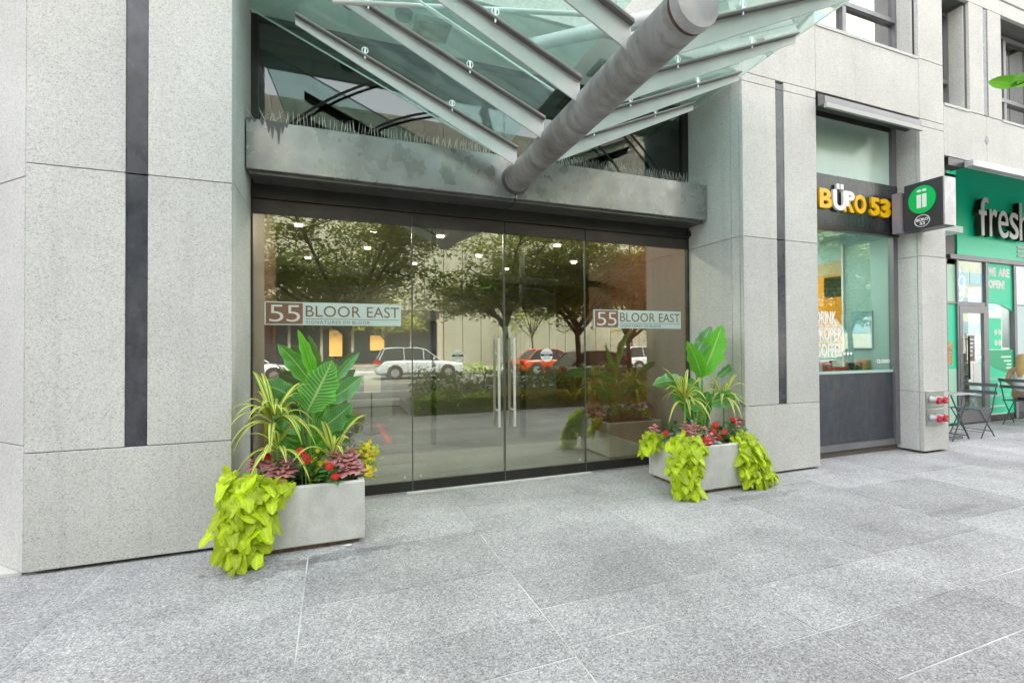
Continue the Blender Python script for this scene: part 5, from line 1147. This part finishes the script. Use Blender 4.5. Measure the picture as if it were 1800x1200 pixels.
def street_tree(x, y, h, spread, zc, label, seed, m=FOL, n_sprays=1050, per=36, extra=None, group='street trees in the planting bed'):
    rnd = random.Random(seed); t = empty('street_tree', (x, y, 0), label, 'tree', group)
    tr_ = MB(); top = Vector((x + rnd.uniform(-.2, .2), y + rnd.uniform(-.1, .1), zc))
    base = Vector((x, y, -0.02)); tr_.tube([base, base.lerp(top, .5) + Vector((.03, .02, 0)), top], [.095, .075, .06], 10)
    limbs = []
    for k in range(9):
        a = 2 * math.pi * k / 9 + rnd.uniform(-.3, .3); r = spread * rnd.uniform(.55, 1.0); hh = zc + (h - zc) * rnd.uniform(.06, .85)
        s0 = base.lerp(top, rnd.uniform(.75, 1.0)); e = Vector((x + r * math.cos(a), y + r * .8 * math.sin(a), hh)); mid = s0.lerp(e, .5) + Vector((0, 0, .35))
        tr_.tube([s0, s0.lerp(mid, .6), mid, e], [.05, .038, .026, .01], 7); limbs.append((s0, mid, e))
        for q in range(4):
            f = rnd.uniform(.35, .9); p0 = s0.lerp(mid, f * 2) if f < .5 else mid.lerp(e, f * 2 - 1)
            e2 = p0 + Vector((rnd.uniform(-1, 1), rnd.uniform(-1, 1), rnd.uniform(-.1, .5))) * spread * .38
            tr_.tube([p0, p0.lerp(e2, .5) + Vector((0, 0, .06)), e2], [.018, .012, .005], 5); limbs.append((p0, p0.lerp(e2, .5), e2))
    if extra:
        for (a0, a1, a2) in extra:
            tr_.tube([Vector(a0).lerp(Vector(a1), k / 3) for k in range(4)] + [Vector(a1).lerp(Vector(a2), k / 3) for k in range(1, 4)], [.035, .03, .024, .018, .012, .007, .004], 6)
    tr_.build('trunk', BARK, t, smooth=True)
    pts = []
    for k in range(n_sprays):
        s0, mid, e = rnd.choice(limbs); f = rnd.uniform(.3, 1.05); c = s0.lerp(mid, f * 2) if f < .5 else mid.lerp(e, f * 2 - 1)
        c = c + Vector((rnd.gauss(0, .42), rnd.gauss(0, .38), rnd.gauss(0, .22)))
        a = rnd.uniform(0, 6.28); dv = Vector((math.cos(a), math.sin(a), rnd.uniform(-.25, .05)))
        L = rnd.uniform(.35, .8)
        for q in range(per):
            f = q / per; wd = .13 * (1 - abs(f - .5))
            pts.append(c + dv * L * f + Vector((rnd.gauss(0, wd), rnd.gauss(0, wd), rnd.gauss(0, .02) - .18 * f * f)))
    pts = [q for q in pts if q.y < -0.75 or y < -10]
    rnd.shuffle(pts); cut = int(len(pts) * .6)
    o = leaf_obj('crown', [leaf_cloud(pts[:cut], rnd, .09, .15)], m, t, smooth=False); o['kind'] = 'stuff'
    o = leaf_obj('crown', [leaf_cloud(pts[cut:], rnd, .08, .14)], FOL_Y if m is FOL else FOL, t, smooth=False); o['kind'] = 'stuff'
    return t
street_tree(6.35, -1.6, 6.2, 3.3, 2.2, 'street tree with a dark low-forking trunk in the bed opposite the right glass panel', 41,
            extra=[((6.3, -1.6, 2.3), (4.6, -0.2, 2.85), (2.98, 1.14, 2.68))])
street_tree(0.2, -1.9, 6.6, 4.0, 2.3, 'broad street tree in the bed opposite the left glass panel', 42, n_sprays=1300)
street_tree(10.6, -1.7, 6.2, 3.2, 2.1, 'yellowish street tree in the bed opposite the cafe window', 43, m=FOL_Y, n_sprays=1000)
street_tree(4.45, -2.3, 6.4, 2.4, 2.5, 'thin street tree in the bed opposite the meeting edges of the doors', 50, n_sprays=420)
street_tree(8.4, -2.2, 6.2, 2.6, 2.0, 'warm yellow-green street tree in the bed opposite the right pier', 60, m=FOL_Y, n_sprays=700)
street_tree(-4.6, -1.8, 6.6, 2.6, 2.5, 'street tree in the bed left of the entrance', 44)
street_tree(16.0, -1.8, 7.0, 2.8, 2.5, 'street tree in the bed opposite the green shop', 45)
street_tree(3.0, -21.5, 6.4, 2.4, 2.6, 'slim tree on the far pavement opposite the doors', 46, n_sprays=150, group='street trees across the road')
street_tree(13.5, -21.5, 7.4, 2.8, 2.6, 'slim tree on the far pavement right of the doors', 47, n_sprays=170, group='street trees across the road')
street_tree(22.0, -21.5, 8.0, 3.0, 2.6, 'slim tree on the far pavement opposite the green shop', 48, m=FOL_Y, n_sprays=170, group='street trees across the road')
street_tree(-8.0, -21.5, 7.4, 2.8, 2.6, 'slim tree on the far pavement at the left', 49, n_sprays=170, group='street trees across the road')
# near twig with large leaves at the right edge of the picture
tw = empty('overhanging_twig', (2.98, 1.14, 2.68), 'bright green leaf pair on a twig hanging in at the right edge', 'twig')
for k, (B_, T_) in enumerate((((2.86, 1.16, 2.655), (2.66, 1.17, 2.640)), ((2.90, 1.15, 2.68), (2.77, 1.14, 2.645)), ((2.93, 1.15, 2.67), (2.84, 1.2, 2.70)), ((2.95, 1.14, 2.68), (3.04, 1.1, 2.62)))):
    B_ = Vector(B_); T_ = Vector(T_)
    leaf_obj('leaf', [ribbon(B_, (B_ + T_) / 2 + Vector((0, 0, .012)), T_, .055, Vector((.3, .85, -.75)), fold=.25, nl=10, nc=4)], leafmat('twig_leaf', (0.14, 0.42, 0.02), mid=(.25, .55, .05), trans=.5, veins=.2), tw)
MB().tube([(2.98, 1.14, 2.68), (2.90, 1.15, 2.675), (2.86, 1.16, 2.657)], [.004, .003, .002], 5).build('twig_stem', BARK, tw)

def shrub_mass(name, x0, x1, y0, y1, z0, z1, n, m, label, seed, flowers=None):
    rnd = random.Random(seed); pts = []
    for k in range(n):
        x = rnd.uniform(x0, x1); y = rnd.uniform(y0, y1)
        hh = z0 + (z1 - z0) * (0.55 + 0.45 * noise.noise(Vector((x * 1.4, y * 2, seed)))) ; pts.append(Vector((x, y, rnd.uniform(z0, max(z0 + .05, hh)))))
    o = leaf_obj(name, [leaf_cloud(pts, rnd, .06, .13, .6)], m, None, smooth=False); tag(o, label, 'shrubs', kind='stuff')
bed = empty('planting_bed', (4, -1.6, 0), 'long low granite planting bed along the street behind the viewer', 'planting bed')
for (a, b) in ((-9.0, -0.9), (1.6, 20.0)):
    for (y0, y1) in ((-0.98, -0.80), (-2.60, -2.42)): box('bed_wall', a, b, y0, y1, -0.02, 0.20, G_WALL, bed, .005)
    for xx in (a, b - .18): box('bed_end', xx, xx + .18, -2.419, -0.981, -0.02, 0.20, G_WALL, bed)
    box('bed_soil', a + .18, b - .18, -2.42, -0.98, -0.02, 0.16, SOIL, bed)
shrub_mass('bed_shrubs', 1.8, 19.8, -2.4, -1.0, .25, 1.35, 26000, FOL_D, 'dark mixed shrubs filling the right-hand planting bed', 51)
shrub_mass('bed_shrubs', 1.7, 3.4, -1.15, -.42, .03, .75, 5200, FOL_B, 'bright green ferny clump at the near end of the right-hand bed', 52)
shrub_mass('bed_shrubs', 3.4, 7.8, -1.1, -.5, .06, .70, 8000, FOL_Y, 'yellow-green low plants along the front of the right-hand bed', 53)
shrub_mass('bed_shrubs', 7.8, 12.5, -1.1, -.5, .06, .80, 7000, FOL_B, 'bright green leafy plants along the front of the right-hand bed opposite the cafe', 56)
shrub_mass('bed_shrubs', -8.8, -1.1, -2.4, -1.0, .25, 1.25, 10000, FOL_D, 'dark mixed shrubs filling the left-hand planting bed', 54)
shrub_mass('far_hedge', 6.6, 9.6, -17.6, -17.0, -.1, .75, 2500, FOL_B, 'green hedge strip at the far side of the road', 55)

# ================================================================== CARS (seen mirrored in the glass)
CARGL = principled('car_glass', (0.02, 0.025, 0.03), 0.08)
TYRE = principled('tyre', (0.02, 0.02, 0.02), 0.8); RIM = principled('wheel_rim', (0.5, 0.5, 0.5), 0.3, metal=.8)
HLAMP = principled('headlamp_lens', (0.8, 0.8, 0.8), 0.1); TLAMP = principled('tail_lamp', (0.5, 0.01, 0.01), 0.2)
def car(name, x0, yc, L, H, paint, label, suv=True, tail=None):
    """car heading +X, rear bumper at x0"""
    z0 = -0.13; c = empty(name, (x0 + L / 2, yc, z0), label, 'car', 'cars on the street'); W = .9
    pm = principled('paint_' + name + str(int(x0 * 10)), paint, 0.22, spec=.6)
    bt = .62 * H; cl = .22
    prof = [(0.0, .38), (.02, .55), (.05, bt + .02), (.30, bt + .03), (.60, bt + .0), (.66, bt - .02), (.93, .50 * H + .02), (.985, .42 * H), (1.0, .30), (.98, cl), (.02, cl)]
    # lower body as lofted sections with tumblehome and rounded shoulders
    st = [(0.0, .30, .60, .74), (.02, .24, .66, .84), (.10, .22, bt, .88), (.3, .22, bt + .02, .90), (.6, .22, bt + .0, .90), (.68, .22, bt - .02, .89), (.86, .22, .53 * H, .87), (.95, .24, .49 * H, .80), (1.0, .32, .42 * H, .62)]
    vs = []; fs = []; n = 10
    for (f, zb, zt, w) in st:
        x = x0 + f * L
        for (wy, wz_) in ((-.86, 0), (-1, .18), (-1, .62), (-.97, .86), (-.86, 1.0), (.86, 1.0), (.97, .86), (1, .62), (1, .18), (.86, 0)):
            vs.append((x, yc + wy * w, z0 + zb + (zt - zb) * wz_))
    for i in range(len(st) - 1):
        for k in range(n): fs.append((i * n + k, i * n + (k + 1) % n, (i + 1) * n + (k + 1) % n, (i + 1) * n + k))
    fs += [tuple(range(n))[::-1], tuple(range((len(st) - 1) * n, len(st) * n))]
    b = MB(); b.add(vs, fs); body = b.build('body', pm, c, .02, smooth=True)
    gh = [(.03 if suv else .10, bt, .80), (.09 if suv else .22, H - .06, .66), (.20 if suv else .30, H, .64), (.46, H - .01, .64), (.55, H - .10, .66), (.71, bt - .02, .78)]
    vs = []; fs = []
    for (f, z, w) in gh:
        vs += [(x0 + f * L, yc - w, z0 + z), (x0 + f * L, yc + w, z0 + z)]
    zbase = z0 + bt - .02
    g = MB(); m_ = len(gh)
    V_ = vs + [(x0 + gh[0][0] * L, yc - .82, zbase), (x0 + gh[0][0] * L, yc + .82, zbase), (x0 + gh[-1][0] * L, yc - .82, zbase - .02), (x0 + gh[-1][0] * L, yc + .82, zbase - .02)]
    F_ = [(2 * i, 2 * i + 1, 2 * i + 3, 2 * i + 2) for i in range(m_ - 1)]
    F_ += [tuple([2 * i for i in range(m_)] + [2 * m_ + 2, 2 * m_]), tuple([2 * i + 1 for i in range(m_)][::-1] + [2 * m_ + 1, 2 * m_ + 3])]
    g.add(V_, F_); g.build('cabin_glass', CARGL, c)
    r = MB()
    def ppt(i, s, o=.012): f, z, w = gh[i]; return (x0 + f * L, yc + s * (w + .006), z0 + z + o)
    for i in range(1, 4): r.add([ppt(i, -1), ppt(i, 1), ppt(i + 1, 1), ppt(i + 1, -1)], [(0, 1, 2, 3)])
    for s in (-1, 1):
        r.tube([ppt(i, s, 0) for i in range(m_)], .028, 6)
        for f in (.30, .52): r.tube([(x0 + f * L, yc + s * .655, z0 + H - .03), (x0 + (f + .005) * L, yc + s * .80, zbase)], .026, 5)
    r.build('roof', pm, c)
    for (f, s) in ((.20, -1), (.20, 1), (.80, -1), (.80, 1)):
        wx = x0 + f * L; wy = yc + s * .80
        w = MB(); w.tube([(wx, wy, z0 + .34), (wx, wy + s * .115, z0 + .34)], .34, 22); wh = w.build('wheel', TYRE, c, smooth=True)
        w = MB(); w.tube([(wx, wy + s * .116, z0 + .34), (wx, wy + s * .125, z0 + .34)], .21, 14); w.build('rim', RIM, wh)
        w = MB(); w.tube([(wx, wy + s * .02, z0 + .36), (wx, wy + s * .108, z0 + .36)], .40, 22); w.build('arch', TYRE, c, smooth=True)
    for s in (-1, 1):
        box('tail_lamp', x0 - .01, x0 + .22, yc + s * .62, yc + s * .86, z0 + bt - .20, z0 + bt - .06, TLAMP, c)
        box('headlight', x0 + L - .42, x0 + L - .10, yc + s * .58, yc + s * .81, z0 + .44 * H - .01, z0 + .44 * H + .10, HLAMP, c)
        box('mirror', x0 + L * .62, x0 + L * .645, yc + s * .9, yc + s * 1.05, z0 + bt + .0, z0 + bt + .13, pm, c)
    box('door_line', x0 + L * .34, x0 + L * .343, yc + .902, yc + .906, z0 + .35, z0 + bt, TYRE, c); box('door_line', x0 + L * .55, x0 + L * .553, yc + .902, yc + .906, z0 + .35, z0 + bt, TYRE, c)
car('parked_car', 2.0, -15.4, 4.55, 1.62, (0.36, 0.39, 0.41), 'white compact SUV across the road, opposite the left-hand door')
car('taxi', 9.8, -15.4, 4.7, 1.50, (0.36, 0.045, 0.006), 'orange taxi across the road, opposite the right-hand door', suv=False)
car('parked_car', 8.1, -7.0, 4.6, 1.45, (0.03, 0.03, 0.035), 'black car in the near lane in front of the orange taxi', suv=False)
car('parked_car', 16.8, -15.4, 4.2, 1.6, (0.42, 0.44, 0.46), 'white hatchback across the road, farthest to the right')
car('parked_car', -6.2, -15.4, 4.5, 1.5, (0.45, 0.47, 0.50), 'silver car across the road at the left', suv=False)
car('parked_car', 23.5, -7.0, 4.6, 1.5, (0.25, 0.03, 0.03), 'dark red car in the near lane far to the right', suv=False)

# ================================================================== BUILDINGS ACROSS THE STREET
BEIGE = principled('beige_concrete', (0.17, 0.165, 0.125), 0.8, vary=.12, vscale=.6); BEIGE2 = principled('tan_concrete', (0.36, 0.31, 0.24), 0.8, vary=.08, vscale=.5)
WGL = principled('office_window', (0.22, 0.30, 0.34), 0.08, metal=.3); WARM = principled('warm_shop_window', (0.5, 0.28, 0.08), 0.4, emit=(1.0, .55, .16), estr=.035)
ob = empty('facing_building', (0, -28, 0), 'long beige concrete building across the street with dark shop fronts at its left part', 'building')
box('wall', -34, 27.5, -40, -26.3, 0.001, 19, principled('joint_brown', (0.25, 0.22, 0.18), .9), ob)
for k in range(41):
    for j, (z0, z1) in enumerate(((4.3, 9.1), (9.1, 14.0), (14.0, 19))):
        x0 = -34 + k * 1.5; box('cladding_panel', x0 + .02, x0 + 1.48, -26.3, -26.12, z0 + .02, z1 - .02, BEIGE, ob)
for k in range(41):
    x0 = -34 + k * 1.5
    if x0 > 6.9 or x0 < -16: box('cladding_panel', x0 + .02, x0 + 1.48, -26.3, -26.12, .02, 4.28, BEIGE, ob)
box('shop_canopy', -16, 7.4, -26.3, -25.0, 3.6, 4.2, BRONZE, ob)
for k in range(11):
    x0 = -15.4 + k * 2.1
    box('shop_window', x0, x0 + 1.9, -26.3, -26.22, .4, 3.5, CARGL, ob)
box('poster_case', -0.3, 0.8, -26.2, -26.1, 0.9, 2.8, WARM, ob); box('poster_case', 2.5, 3.5, -26.2, -26.1, 1.3, 2.4, WARM, ob)
tw2 = empty('office_tower', (55, -34, 0), 'tall tan office tower with window bands down the street', 'building')
box('wall', 28.5, 95, -46, -30, 0.0, 66, BEIGE2, tw2)
wm = mesh_only(box('window', 0, 3.2, -.06, .06, 0, 1.75, WGL))
for k in range(18):
    for j in range(17): inst(wm, 'window', (30 + k * 3.55, -30.0, 3.0 + j * 3.6), (0, 0, 0), 1, tw2)
tw3 = empty('office_tower', (-60, -34, 0), 'pale office tower down the street to the left', 'building')
box('wall', -95, -36, -46, -30, 0.0, 48, BEIGE, tw3)
for k in range(14):
    for j in range(12): inst(wm, 'window', (-92 + k * 3.9, -30.0, 3.0 + j * 3.6), (0, 0, 0), 1, tw3)
